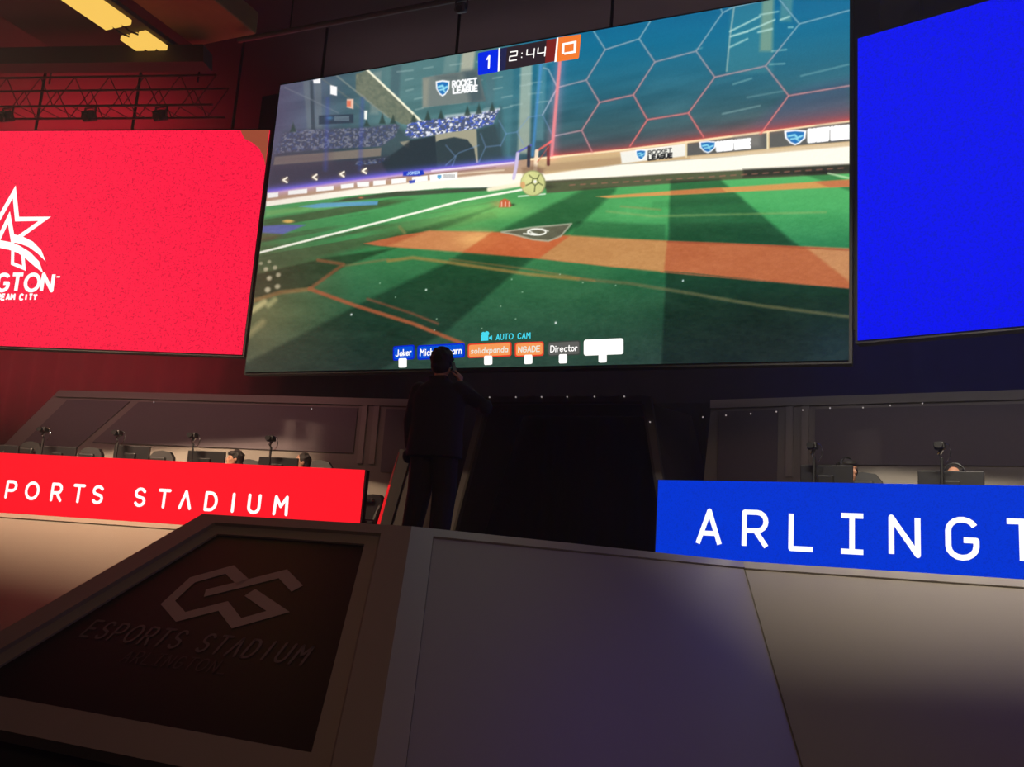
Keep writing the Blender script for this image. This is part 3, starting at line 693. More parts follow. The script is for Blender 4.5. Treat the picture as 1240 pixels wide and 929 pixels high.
# field
FT = [(322, 250), (436, 236), (541, 228), (592, 228), (662, 222), (801, 212), (1030, 200)]
field = FT+[(1035, 460), (280, 460)]
fcol = ramp(Y, [(200, (74, 168, 88)), (240, (70, 160, 84)), (290, (52, 138, 72)), (340, (40, 104, 60)), (400, (34, 78, 54)), (450, (40, 66, 56))])
rr = np.clip((X-700)/200, 0, 1)[..., None]
fcol = fcol*(1-rr)+rr*ramp(Y, [(200, (84, 188, 98)), (250, (66, 172, 90)), (295, (36, 128, 74)), (330, (14, 92, 56)), (370, (22, 66, 44)), (410, (28, 54, 46)), (450, (36, 58, 56))])
lr = np.clip((430-X)/110, 0, 1)[..., None]*np.clip((Y-255)/60, 0, 1)[..., None]
fcol = fcol*(1-lr*.8)+lr*.8*ramp(Y, [(240, (74, 120, 60)), (320, (96, 84, 50)), (380, (108, 100, 54)), (450, (78, 86, 58))])
poly(field, fcol, 1, 1.2)
# dark band at wall foot
poly([(659, 219), (801, 211), (1030, 199), (1030, 210), (860, 219), (760, 226), (662, 234)], arr(84, 82, 56), .9, 2)
poly([(900, 205), (1030, 199), (1030, 209), (900, 215)], arr(40, 40, 34), .8, 4)
poly([(480, 232), (590, 227), (590, 231), (480, 238), (400, 246), (420, 240)], arr(62, 66, 52), .85, 2)
for i in range(26): x = 690+i*13; y = np.interp(x, [659, 801, 1030], [226, 218, 203]); line([(x, y), (x+6, y-.5)], 1.5, arr(190, 110, 90), .55, 1.2)
# mowing streaks on the left and light/dark shapes
for a, b, c, d, al in ((250, 262, 420, 12, .35), (268, 300, 470, 8, .4), (284, 270, 480, 9, .35)): pass
st1 = vnoise(160, 5, 51, 2, -.17); poly([(300, 262), (436, 240), (600, 236), (600, 262), (310, 330)], arr(62, 78, 44), .75, 8, amap=np.clip((st1-.45)*5, 0, 1))
poly([(322, 255), (400, 246), (440, 244), (400, 252), (322, 262)], arr(120, 190, 96), .6, 4)
poly([(362, 250), (390, 246), (458, 243.5), (457, 248), (381, 252)], arr(84, 158, 205), .9, 1.6)
poly([(316, 274), (342, 272), (370, 272.5), (342, 284), (316, 282)], arr(88, 92, 176), .9, 2.5)
poly([(316, 282), (342, 284), (330, 290), (314, 292)], arr(104, 72, 50), .6, 4)
blob(349, 268, 7, 2.2, arr(238, 184, 84), .95, p=4); blob(437, 239.5, 3, 1, arr(220, 120, 70), .9)
# bright patch where light falls
blob(560, 262, 60, 14, arr(110, 190, 90), .7, ang=-.2); blob(600, 256, 40, 10, arr(130, 205, 100), .6); blob(780, 255, 60, 14, arr(80, 186, 96), .5); blob(500, 270, 60, 9, arr(84, 160, 86), .5, ang=-.25)
# darker diagonal stripes
mul = arr(.56, .62, .62)
poly([(746, 227), (708, 229), (668, 248), (600, 282), (537, 320), (460, 356), (286, 446), (284, 462), (438, 462), (542, 400), (620, 333), (704, 270), (745, 232)], mul, .9, 5, 'mul')
poly([(812, 219), (872, 217), (905, 246), (970, 300), (1030, 352), (1030, 460), (800, 460), (808, 300)], arr(.5, .58, .6), .9, 4, 'mul')
poly([(970, 210), (1030, 232), (1030, 222), (1000, 206)], mul, .7, 3, 'mul')
poly([(480, 300), (395, 312), (308, 333), (304, 362), (378, 348), (418, 322)], arr(.62, .56, .52), .9, 3, 'mul')
poly([(560, 262), (600, 250), (560, 268), (470, 300), (440, 296)], arr(.66, .7, .7), .8, 4, 'mul')
poly([(790, 244), (900, 238), (900, 247), (790, 252)], mul, .25, 4, 'mul')
poly([(812, 270), (930, 270), (960, 296), (812, 292)], mul, .35, 3, 'mul')
poly([(700, 268), (806, 272), (806, 292), (690, 288)], mul, .55, 4, 'mul')
# orange bands
b2 = [(440, 295), (480, 286), (520, 279.5), (605, 281.5), (760, 290), (875, 294), (1030, 301), (1030, 349), (940, 341), (840, 331), (740, 323), (640, 312), (560, 305), (460, 298)]
poly(b2, arr(186, 96, 52), 1, 1.6)
poly([(520, 279), (596, 281), (560, 306), (470, 298)], arr(212, 140, 78), .7, 4); blob(580, 290, 26, 10, arr(245, 180, 100), .8)
poly([(690, 285), (808, 292), (804, 330), (652, 313)], arr(196, 140, 76), .85, 3)
poly([(596, 281), (690, 285), (652, 313), (560, 306)], arr(206, 96, 46), .75, 3)
poly([(975, 299), (1030, 301), (1030, 342)], arr(200, 138, 84), .85, 4)
line([(808, 293), (900, 296), (1030, 303)], 2, arr(150, 58, 34), .5); line([(800, 329), (900, 338), (1030, 349)], 2, arr(206, 96, 56), .6)
poly([(722, 238), (830, 230), (1030, 217.5), (1030, 226), (860, 234), (737, 240)], arr(214, 150, 74), 1, 1.6)
poly([(812, 231), (872, 227), (880, 233), (812, 236)], arr(196, 110, 56), .8, 2); poly([(985, 220), (1030, 217.5), (1030, 226), (1005, 227)], arr(196, 104, 60), .8, 2)
for pl, w, c, al in (([(470, 316), (500, 312), (545, 318), (640, 332), (700, 338)], 4, (168, 126, 56), .7), ([(700, 338), (760, 343), (840, 356), (920, 370), (1030, 384)], 4, (112, 104, 62), .6), ([(545, 314), (640, 326), (720, 340)], 2, (176, 110, 50), .5),
                     ([(375, 350), (430, 370), (500, 392), (560, 416)], 4.5, (176, 84, 46), .85), ([(445, 362), (500, 380), (530, 392)], 3, (150, 70, 44), .6), ([(308, 364), (340, 354), (378, 350)], 5, (150, 104, 52), .7),
                     ([(375, 350), (416, 320), (385, 315)], 4, (150, 84, 46), .7), ([(416, 322), (470, 314)], 3, (140, 110, 60), .5), ([(484, 275), (490, 282)], 4, (140, 130, 70), .6), ([(735, 256), (790, 262), (1000, 257)], 2.5, (140, 170, 90), .5), ([(752, 250), (800, 254)], 2, (190, 130, 70), .4)):
    line(pl, w, arr(*c), al, 2.5)
line([(300, 310), (314, 306), (480, 264), (560, 243), (636, 229)], 2.6, arr(246, 246, 224), 1, 1.2)
line([(592, 229.5), (634, 223)], 5, arr(255, 238, 204), .95, 2.4); line([(1003, 210), (1030, 216)], 2, arr(190, 225, 170), .8, 1.5)
# centre emblem
E_ = [(607, 281), (640, 276), (692, 271), (679, 286), (664, 292), (645, 290), (622, 284)]
poly(E_, arr(92, 92, 70), 1, 1.5); line(E_+[E_[0]], 2, arr(176, 176, 150), .8, 1.5)
for t in range(2): line([(650+11*math.cos(a), 281+3.6*math.sin(a)-t*.1) for a in np.linspace(0, 6.283, 22)], 1.5, arr(240, 240, 225), .95, 1.2)
line([(634, 283), (648, 284), (640, 279)], 1.6, arr(240, 240, 225), .9); line([(664, 280), (656, 277)], 1.5, arr(230, 230, 215), .8); ell(646, 283.5, 5, 1.2, arr(250, 250, 240), .8)
# goal frames
line([(626, 185), (643, 176)], 2, arr(84, 84, 200), .95); line([(627, 186), (625, 202), (622, 216)], 4, arr(205, 190, 228), .95, 1.5)
line([(650, 183), (668, 171)], 2.6, arr(222, 92, 84), .95); line([(650, 183), (648, 207)], 4.5, arr(246, 220, 186), .95, 1.5)
line([(640.5, 178), (640, 201)], 4, arr(46, 44, 60), .9); line([(664, 178), (664, 199)], 4, arr(96, 40, 40), .9)
line([(651, 196), (664, 178)], 1.2, arr(200, 80, 70), .7)
poly([(632, 204), (647, 200), (660, 204), (656, 214), (634, 214)], arr(120, 84, 62), .6, 4)
# ball and its shadow, car
blob(664, 226, 9, 3, arr(60, 62, 44), .8); line([(628, 238), (660, 235)], 1.8, arr(220, 240, 210), .9)
ell(645.5, 222, 15.2, 15.6, arr(150, 154, 96)); ell(645, 222, 14, 14.4, arr(206, 208, 128)); blob(640, 217, 7, 8, arr(232, 230, 150), .7)
cx_, cy_ = 648, 220
for a in range(5):
    t = a*1.2566+.3; px, py = cx_+4.3*math.cos(t), cy_+4.6*math.sin(t); qx, qy = cx_+4.3*math.cos(t+1.2566), cy_+4.6*math.sin(t+1.2566)
    line([(px, py), (qx, qy)], 1.2, arr(84, 90, 48), .9, 1); line([(px, py), (cx_-1+10.5*math.cos(t), cy_+1+11*math.sin(t))], 1.5, arr(92, 98, 52), .8, 1)
ell(cx_, cy_, 1.8, 2, arr(236, 236, 230)); ell(633, 224, 3, 4, arr(230, 150, 90), .7)
blob(604, 247, 9, 4, arr(196, 150, 84), .6)
poly([(604, 251), (606, 243), (611, 240.5), (617, 243), (620, 249), (618, 251)], arr(206, 92, 48), 1, 1.6)
for x in (607.5, 612, 616.5): line([(x, 245), (x, 250)], 1.3, arr(250, 214, 190), .8, 1)
blob(621, 248, 3, 1.5, arr(40, 60, 36), .8)
# reflected squares lower left
for x, y, s, al in ((316, 319, 2.4, .6), (326, 317, 2.4, .6), (322, 326, 3, .8), (333, 324, 3, .7), (326, 337, 3.4, .85), (337, 333, 3.2, .75), (324, 351, 3.8, .85), (336, 347, 3.6, .75)):
    blob(x, y, s, s*.9, arr(206, 190, 150), al, p=4, ang=-.4)
line([(306, 376), (320, 366)], 7, arr(206, 190, 120), .8, 4); line([(325, 370), (333, 363)], 6, arr(176, 170, 104), .7, 4); line([(300, 406), (318, 390)], 7, arr(160, 148, 90), .7, 6)
# hex net on the right
HX = [[(719, 38), (733, 60), (774, 47), (788, 25)], [(774, 47), (793, 75), (843, 62), (875, 15.5), (871, 6)], [(875, 15.5), (887, 9), (935, -2)], [(733, 60), (710, 97), (726, 124), (767, 115), (793, 75)], [(710, 97), (675, 106), (657, 139)],
      [(767, 115), (784, 145), (833.5, 137), (865.5, 93.5), (843, 62)], [(865.5, 93.5), (927, 80), (968, 29), (941, -4)], [(968, 29), (1030, 12)], [(675, 106), (664, 84), (658, 82)],
      [(726, 124), (704.5, 158), (717, 184)], [(704.5, 158), (670, 165)], [(784, 145), (763, 177)], [(833.5, 137), (852, 166)], [(927, 80), (955, 116), (1030, 103.5)], [(955, 116), (921, 162)]]
pk = (np.clip((Y-40)/110, 0, 1)*np.clip((X-650)/90, .15, 1))[..., None]; hcol = arr(120, 172, 190)*(1-pk)+arr(236, 116, 112)*pk
hcol2 = arr(60, 110, 140)*(1-pk)+arr(190, 60, 66)*pk
for pl in HX:
    line(pl, 3.2, hcol2, .35, 3); line(pl, 1.5, hcol, .9, 1.3)
glow([(678, 78), (668, 187)], 7, arr(90, 20, 30), .7); line([(678, 74), (668, 188)], 4, arr(240, 128, 136), .95, 2)
glow(railT, 3, arr(40, 10, 0), .5)
# soft bluish lift in the lower right + grain
blob(1010, 420, 40, 40, arr(10, 18, 30), .6, 'add'); 
gr = np.clip((Y-215)/40, 0, 1)*(vnoise(5, 2.2, 77, 3)-.5)*15+(vnoise(40, 14, 78, 3)-.5)*16*np.clip((Y-215)/40, 0, 1)
IMG += gr[..., None]*arr(.9, 1, .8)
lum = IMG.mean(-1, keepdims=True); IMG[:] = IMG*.88+lum*.12+4
vl = np.clip((470-X)/170, 0, 1)[..., None]; IMG[:] = IMG*(1-.16*vl)+.16*vl*arr(120, 96, 104)  # veil of haze painted into the left part of the picture
IMG += (rng.random((NY, NX, 1))-.5)*7
for _ in range(12):
    x = 420+rng.random()*330; y = 330+rng.random()*70; blob(x, y, .8, .8, arr(190, 220, 190), .8)
blob(425.5, 381, 1.2, 1.2, arr(255, 255, 255), 1); blob(673, 391, 1.2, 1.4, arr(255, 255, 255), 1); blob(516, 351, 1.2, 1.2, arr(240, 255, 240), 1); blob(827, 340, 1, 1.2, arr(240, 255, 255), 1)
IMG = np.clip(IMG, 0, 255)
me = bpy.data.meshes.new('game_picture')
nv = NX*NY; me.vertices.add(nv)
co = np.stack([GX, GY, GZ], -1).reshape(-1); me.vertices.foreach_set('co', co.astype(np.float32))
ii = (np.arange(NY-1)[:, None]*NX+np.arange(NX-1)[None, :]).reshape(-1)
fq = np.stack([ii, ii+1, ii+NX+1, ii+NX], -1); nf = len(fq)
me.loops.add(nf*4); me.loops.foreach_set('vertex_index', fq.reshape(-1).astype(np.int32))
me.polygons.add(nf); me.polygons.foreach_set('loop_start', (np.arange(nf)*4).astype(np.int32))
me.update(calc_edges=True)
at = me.color_attributes.new('picture', 'FLOAT_COLOR', 'POINT')
lc = IMG/255.; lc = np.where(lc <= .04045, lc/12.92, ((lc+.055)/1.055)**2.4)
at.data.foreach_set('color', np.concatenate([lc, np.ones((NY, NX, 1))], -1).reshape(-1).astype(np.float32))
m, nt, out = _mat('game_display'); e = nt.nodes.new('ShaderNodeEmission'); a = nt.nodes.new('ShaderNodeVertexColor'); a.layer_name = 'picture'
nt.links.new(a.outputs[0], e.inputs[0]); nt.links.new(e.outputs[0], out.inputs[0]); e.inputs[1].default_value = SCR
me.materials.append(m)
pic = bpy.data.objects.new('display_face', me); C.objects.link(pic); pic.parent = mainw; pic.matrix_parent_inverse = mainw.matrix_world.inverted()
# ---- HUD overlay as parts of the display
def muv(x, y): p = hit(x, y, Pm, mN); return np.array([p[0]-Pm[0], p[2]-Pm[2]])
def mto(h): return lambda u, v: Pm+mU*u+z_*v+mN*h
def E_mat(name, c, s=SCR): return emit(name, c, s)
def hud_poly(name, pts, m, h, parent=mainw, rad=0.):
    uv = [muv(*p) for p in pts]; o = []
    if rad:
        n = len(uv)
        for i in range(n):
            a, b, c = uv[i-1], uv[i], uv[(i+1) % n]; d1 = (a-b)/np.linalg.norm(a-b); d2 = (c-b)/np.linalg.norm(c-b)
            for t in np.linspace(0, 1, 5): o.append((1-t)**2*(b+d1*rad)+2*t*(1-t)*b+t*t*(b+d2*rad))
    else: o = uv
    f = mto(h); q = MB().add([f(*p) for p in o], [tuple(range(len(o)))]).build(name, m, parent)
    return q
def hud_text(s, a, b, hpx, wpx, m, h, parent, name='lettering', gap=.25):
    A, B_ = muv(*a), muv(*b); hh = abs(muv(a[0], a[1]-hpx)[1]-A[1]); k2 = abs(muv(a[0]+1, a[1])[0]-A[0])
    return put_text(s, A, B_, hh, wpx*k2, m, name, parent, gap, True, mto(h))
mb_ = E_mat('hud_blue', (0, 40, 225)); mo = E_mat('hud_orange', (240, 122, 48)); mdk = E_mat('hud_dark', (44, 34, 40)); mw_ = M['white_e']
mdb = E_mat('hud_navy', (34, 36, 74)); mdr = E_mat('hud_maroon', (120, 34, 30)); mcy = E_mat('hud_cyan', (70, 214, 235)); mlb = E_mat('hud_name_blue', (0, 78, 205)); mlo = E_mat('hud_name_orange', (242, 150, 84)); mro = E_mat('hud_red_edge', (228, 58, 36)); mgr = E_mat('hud_grey', (92, 92, 88)); mpale = E_mat('hud_pale', (228, 226, 214))
sb = hud_poly('score_bar', [(603, 59.3), (677, 46), (673, 74), (602, 87)], mdk, .002)
hud_poly('score_bar_left', [(603, 59.3), (614, 57.3), (612, 85.2), (602, 87)], mdb, .003, sb)
hud_poly('score_bar_right', [(662, 48.7), (677, 46), (673, 74), (660, 76.5)], mdr, .003, sb)
hud_text('2:44', (617, 74), (660, 68), 10.5, 1.35, mw_, .005, sb, gap=.3)
b1 = hud_poly('score_box', [(579, 64.5), (604, 59.5), (604, 87), (579, 91.5)], mb_, .004, rad=.02)
hud_text('1', (588.5, 83), (595.5, 81.6), 14, 2.2, mw_, .006, b1)
hud_poly('divider', [(604, 58.5), (606, 58), (605, 86.5), (603, 87)], mw_, .006, b1)
b0 = hud_poly('score_box', [(675, 45.8), (704, 41.5), (701, 71), (673, 75.5)], mo, .004, rad=.02)
hud_text('0', (681, 66.5), (697, 63.5), 13, 1.5, mw_, .006, b0)
hud_poly('divider', [(674.5, 46), (676.5, 45.6), (674, 75), (671.5, 75.5)], mw_, .006, b0)
def name_tag(x0, y0, x1, y1, hgt, body, edge, s, tx0, tx1, th, tw, tc, bx):
    q = hud_poly('name_tag', [(x0-1.5, y0-1.5), (x1+1.5, y1-1.5), (x1+1.5, y1+hgt+1.5), (x0-1.5, y0+hgt+1.5)], edge, .002, rad=.03)
    hud_poly('tag_fill', [(x0, y0), (x1, y1), (x1, y1+hgt), (x0, y0+hgt)], body, .004, q, rad=.025)
    sl = (y1-y0)/(x1-x0); yb = lambda x: y0+sl*(x-x0)+hgt*.5+th*.5
    if s: hud_text(s, (tx0, yb(tx0)), (tx1, yb(tx1)), th, tw, tc, .006, q, gap=.2)
    if bx:
        b = hud_poly('number_box', [(bx-5, y0+sl*(bx-x0)+hgt-.3), (bx+5, y0+sl*(bx-x0)+hgt-.6), (bx+5, y0+sl*(bx-x0)+hgt+10.6), (bx-5, y0+sl*(bx-x0)+hgt+11)], mw_, .0075, q, rad=.02)
        return q
    return q
mbe = E_mat('hud_blue_edge', (0, 30, 200))
name_tag(477.5, 421, 500.5, 419, 14.5, mlb, mbe, 'Joker', 479.5, 498, 7.4, 1.15, mw_, 488)
name_tag(507, 420, 561.5, 417, 14.5, mlb, mbe, 'MichaelScarn', 509, 559, 7.8, 1.15, mw_, 534)
name_tag(568, 418, 618, 415.5, 14.5, mlo, mro, 'solidxpanda', 570.5, 615, 6.5, 1.05, mpale, 591.5)
name_tag(625, 416.5, 657, 415, 14.5, mlo, mro, 'NGADE', 628, 654, 6.5, 1.15, mpale, 640)
name_tag(664.5, 415.5, 701.5, 413.5, 15, mgr, E_mat('hud_dark_edge', (58, 66, 60)), 'Director', 667, 699, 7.4, 1.15, mw_, 682)
name_tag(708.5, 413, 753.5, 411, 16.5, mw_, mw_, '', 0, 0, 0, 0, None, 730)
hud_text('AUTO CAM', (601, 411.5), (642, 409.5), 6.3, 1.1, mcy, .004, mainw, 'auto_cam_lettering')
ic = MB(); f = mto(.004)
def icp(pts): ic.add([f(*muv(*p)) for p in pts], [tuple(range(len(pts)))])
icp([(582.5, 406), (591.5, 405.5), (591.5, 412.5), (582.5, 413)]); icp([(592.3, 408.5), (596, 406.2), (596, 412), (592.3, 410.5)])
for cx3, cy3, r3 in ((585.5, 404.4, 2.4), (589.8, 404, 2.8)): icp([(cx3+r3*math.cos(t), cy3+r3*math.sin(t)) for t in np.linspace(0, 6.28, 13)[:-1]])
ic.build('camera_icon', mcy, mainw)

# ------------------------------------------------------------------ people helpers
def limb(mb, pts, rad, n=12):
    mb.tube(pts, rad, n)
    for p, r in zip(pts, rad): mb.ball(p, r*.99, 12, 8)
    return mb
def loft(mb, rings, n=24, pw=2.4):
    """rings: (cx,cy,cz,rx,ry)"""
    v = []; f = []
    for cx, cy, cz, rx, ry in rings:
        for k in range(n):
            a = 2*math.pi*k/n; c, s = math.cos(a), math.sin(a)
            v.append((cx+rx*math.copysign(abs(c)**(2/pw), c), cy+ry*math.copysign(abs(s)**(2/pw), s), cz))
    for i in range(len(rings)-1):
        for k in range(n): f.append((i*n+k, i*n+(k+1) % n, (i+1)*n+(k+1) % n, (i+1)*n+k))
    f.append(tuple(range(n))[::-1]); f.append(tuple((len(rings)-1)*n+k for k in range(n)))
    return mb.add(v, f)
def remeshed(name, mb, m, parent, vox=.012, it=4, noise=0.):
    o = mb.build(name, m, parent, True)
    a = o.modifiers.new('r', 'REMESH'); a.mode = 'VOXEL'; a.voxel_size = vox; a.use_smooth_shade = True
    s = o.modifiers.new('s', 'SMOOTH'); s.iterations = it; s.factor = .5
    bpy.context.view_layer.update()
    dg = bpy.context.evaluated_depsgraph_get(); nm = bpy.data.meshes.new_from_object(o.evaluated_get(dg))
    old = o.data; o.modifiers.clear(); o.data = nm; nm.name = name; bpy.data.meshes.remove(old)
    for p in nm.polygons: p.use_smooth = True
    if not nm.materials: nm.materials.append(m)
    return o
def head_geo(mb, c, fy, s=1.0):
    """head centred at c, face towards fy (+1: +Y, -1: -Y)"""
    c = np.array(c, float); P = lambda x, y, z: c+np.array([x*s, y*fy*s, z*s])
    mb.ball(P(0, -.012, .025), (.077*s, .096*s, .092*s), 20, 14)          # skull
    mb.ball(P(0, .022, -.045), (.06*s, .068*s, .07*s), 16, 10)            # jaw
    mb.ball(P(0, .062, -.092), (.026*s, .022*s, .022*s))                  # chin
    mb.tube([P(0, .078, .03), P(0, .104, -.018)], [.008*s, .014*s], 8)    # nose
    mb.ball(P(0, .101, -.02), (.015*s, .013*s, .011*s))
    for q in (-1, 1):
        mb.ball(P(q*.031, .07, .036), (.022*s, .014*s, .009*s)); mb.ball(P(q*.038, .055, -.01), (.022*s, .026*s, .02*s))
        mb.ball(P(q*.078, -.008, 0), (.011*s, .02*s, .032*s))             # ears
    mb.ball(P(0, .084, -.052), (.024*s, .011*s, .007*s)); mb.ball(P(0, .082, -.063), (.021*s, .011*s, .007*s))  # lips
def hand_geo(mb, w, d, up, side, curl=.5, s=1.0):
    """wrist w, pointing d, palm normal up, thumb towards side"""
    w = np.array(w, float); d = np.array(d, float); d /= np.linalg.norm(d); up = np.array(up, float); up -= d*(up@d); up /= np.linalg.norm(up)
    sd = np.array(side, float); sd -= d*(sd@d)+up*(sd@up); sd /= np.linalg.norm(sd)
    for k in range(4):
        o = (1.5-k)*.019*s
        mb.tube([w+sd*o*.6, w+d*.09*s+sd*o], [.014*s, .0125*s], 8)
    mb.ball(w+d*.045*s, (.03*s,)*3)
    for k, L in enumerate((.072, .08, .075, .058)):
        o = (1.5-k)*.02*s; p = w+d*.088*s+sd*o; a = 0; pts = [p]; 
        for j, f in enumerate((.45, .32, .23)):
            a += curl*(.8, 1., .7)[j]; p = p+(d*math.cos(a)+up*math.sin(a))*L*s*f*1.02; pts.append(p)
        limb(mb, pts, [.0098*s, .0092*s, .0085*s, .0074*s], 8)
    t0 = w+d*.025*s+sd*.022*s; t1 = t0+(sd*.75+d*.6+up*.25)*.042*s; t2 = t1+(d*.9+sd*.2+up*.4)*.03*s; t3 = t2+(d*.9+up*.5)*.024*s
    limb(mb, [t0, t1, t2, t3], [.015*s, .0125*s, .011*s, .009*s], 8)
# ------------------------------------------------------------------ the man standing on the stage, seen from behind
px_, py_ = -3.965, 7.22
man = empty('person', (px_, py_, SD)); tag(man, 'person in a dark suit standing on stage, back turned, holding a phone to the ear', 'person')
b = MB()
head_geo(b, (.0, .02, 1.685), 1, 1.02)
limb(b, [(0, -.005, 1.46), (0, .0, 1.53), (0, .012, 1.62)], [.075, .062, .06])
loft(b, [(0, 0, .88, .15, .1), (0, 0, .98, .165, .115), (0, 0, 1.1, .155, .11), (0, 0, 1.28, .18, .12), (0, 0, 1.4, .185, .11), (0, 0, 1.48, .12, .085), (0, 0, 1.51, .07, .07)])
SHL, ELL, WRL = (-.205, 0, 1.43), (-.255, -.03, 1.14), (-.262, .03, .90)
SHR, ELR, WRR = (.205, 0, 1.43), (.405, .13, 1.30), (.185, .065, 1.50)
limb(b, [SHL, ELL, WRL], [.056, .043, .03]); limb(b, [SHR, ELR, WRR], [.056, .043, .03])
hand_geo(b, (-.264, .035, .885), (-.02, .2, -1), (1, .1, 0), (0, 1, 0), .5)
hand_geo(b, (.18, .062, 1.515), (-.42, .05, .9), (-1, -.1, -.3), (0, -1, .1), .62)
for q, fx, fy in ((-1, -.185, .04), (1, .155, -.06)):
    limb(b, [(q*.095, 0, .88), (q*.115, .01, .5), (fx, fy-.02, .1)], [.092, .062, .045])
    limb(b, [(fx, fy-.03, .05), (fx, fy+.13, .035)], [.04, .03])
body = remeshed('body', b, M['skin'], man, .0085, 3)
# hair
h = MB(); c = np.array([0, .02, 1.685])
h.ball(c+[0, -.028, .035], (.104, .112, .105), 24, 16); h.ball(c+[0, -.05, -.03], (.092, .075, .085)); h.ball(c+[0, -.02, .075], (.092, .09, .07))
for i in range(70):
    t, p_ = rng.random()*6.283, rng.random()*1.7; r_ = np.array([.1*math.sin(p_)*math.cos(t), -.028+.105*math.sin(p_)*math.sin(t), .04+.095*math.cos(p_)])
    if r_[1] < .05: h.ball(c+r_, (.017, .017, .017), 8, 6)
remeshed('hair', h, M['hair'], man, .009, 2)
# jacket
j = MB()
loft(j, [(0, -.005, .82, .265, .15), (0, -.005, .92, .26, .155), (0, 0, 1.06, .245, .15), (0, 0, 1.22, .25, .15), (0, 0, 1.36, .255, .145), (0, 0, 1.45, .215, .12), (0, 0, 1.5, .13, .095), (0, 0, 1.535, .085, .078)], 32, 2.5)
limb(j, [SHL, ELL, (-.268, .02, .93)], [.083, .068, .05]); limb(j, [SHR, ELR, (.2, .072, 1.485)], [.083, .07, .048])
j.ball((.2, 0, 1.44), (.085, .085, .07)); j.ball((-.2, 0, 1.44), (.085, .085, .07))
limb(j, [(-.07, -.06, 1.54), (.07, -.06, 1.54)], [.02, .02]); 
for q in (-1, 1): limb(j, [(q*.075, -.05, 1.545), (q*.075, .06, 1.5)], [.018, .02])
j.ball((-.255, 0, .83), (.05, .09, .07))
remeshed('jacket', j, M['suit'], man, .011, 3)
t = MB()
loft(t, [(0, 0, .8, .17, .12), (0, 0, .9, .175, .125), (0, 0, 1.0, .175, .125)], 28)
for q, fx, fy in ((-1, -.185, .04), (1, .155, -.06)):
    limb(t, [(q*.1, 0, .86), (q*.125, .01, .5), (fx, fy-.02, .12)], [.128, .108, .09]); t.tube([(fx, fy-.02, .12), (fx, fy-.015, .045)], [.09, .092], 14)
remeshed('trousers', t, M['trouser'], man, .011, 3)
for fx, fy in ((-.185, .04), (.155, -.06)):
    s_ = MB(); limb(s_, [(fx, fy-.05, .05), (fx, fy+.08, .045), (fx, fy+.16, .035)], [.046, .045, .032]); s_.box((fx, fy+.05, .008), (.088, .28, .016), None, .006)
    remeshed('shoe', s_, M['shoe'], man, .009, 2)
ph = MB().box((.112, .04, 1.625), (.011, .075, .15), Matrix.Rotation(R(-14), 3, 'Y') @ Matrix.Rotation(R(12), 3, 'X'), .004).build('mobile_phone', M['blackp'])
ph.location = (px_, py_, SD); tag(ph, 'dark phone held to the ear of the standing person', 'phone')
# ------------------------------------------------------------------ desks, monitors, arms, chairs, players
TZ = .60
def slab(mb, side, s0, s1, d0, d1, z0, z1):
    return mb.prism([W(side, s0, d0, z0), W(side, s1, d0, z0), W(side, s1, d1, z0), W(side, s0, d1, z0)], (0, 0, z1-z0))
for side, nm in (('L', 'red'), ('R', 'blue')):
    t = empty('player_desk'); tag(t, 'long dark player desk behind the %s lettered fascia' % nm, 'desk')
    slab(MB(), side, .7, 6.6, .22, .95, TZ-.03, TZ).build('desk_top', M['table'], t)
    for s in (.8, 2.2, 3.6, 5., 6.5):
        slab(MB(), side, s, s+.05, .25, .9, SD, TZ-.03).build('leg', M['blackm'], t)
def make_monitor(w=.54, h=.32):
    e = empty('monitor'); e['group'] = 'monitors on the player desks'
    MB().box((0, 0, .10+h/2), (w, .035, h), None, .008).build('screen_panel', M['screenoff'], e)
    q = MB().box((0, -.03, .10+h*.5), (.16, .04, .14), None, .01); q.build('rear_cover', M['blackp'], e)
    MB().box((0, -.03, .012+.1), (.04, .02, .2)).build('stand_neck', M['blackp'], e)
    MB().box((0, -.01, .009), (.24, .18, .018), None, .006).build('stand_base', M['blackp'], e)
    return e
def make_arm(hh):
    e = empty('camera_arm'); e['group'] = 'small cameras on stands above the monitors'
    MB().tube([(0, 0, 0), (0, 0, hh-.14)], .012, 10).build('pole', M['blackm'], e)
    MB().box((0, 0, .012), (.07, .07, .024), None, .006).build('clamp', M['blackm'], e)
    MB().tube([(0, 0, hh-.15), (.018, 0, hh-.11), (.0, 0, hh-.07)], .015, 8).build('ball_joint', M['chrome'], e)
    cm = MB(); cm.box((.012, 0, hh-.04), (.075, .08, .065), Matrix.Rotation(R(8), 3, 'Y'), .012); cm.tube([(.012, .035, hh-.04), (.012, .075, hh-.04)], .028, 14)
    cm.build('camera_body', M['blackp'], e)
    MB().tube([(-.03, -.02, hh-.17), (-.052, -.02, hh-.13), (-.058, -.02, hh-.08), (-.045, -.02, hh-.03), (-.02, -.01, hh-.01)], .005, 6).build('cable', M['chrome'], e)
    return e
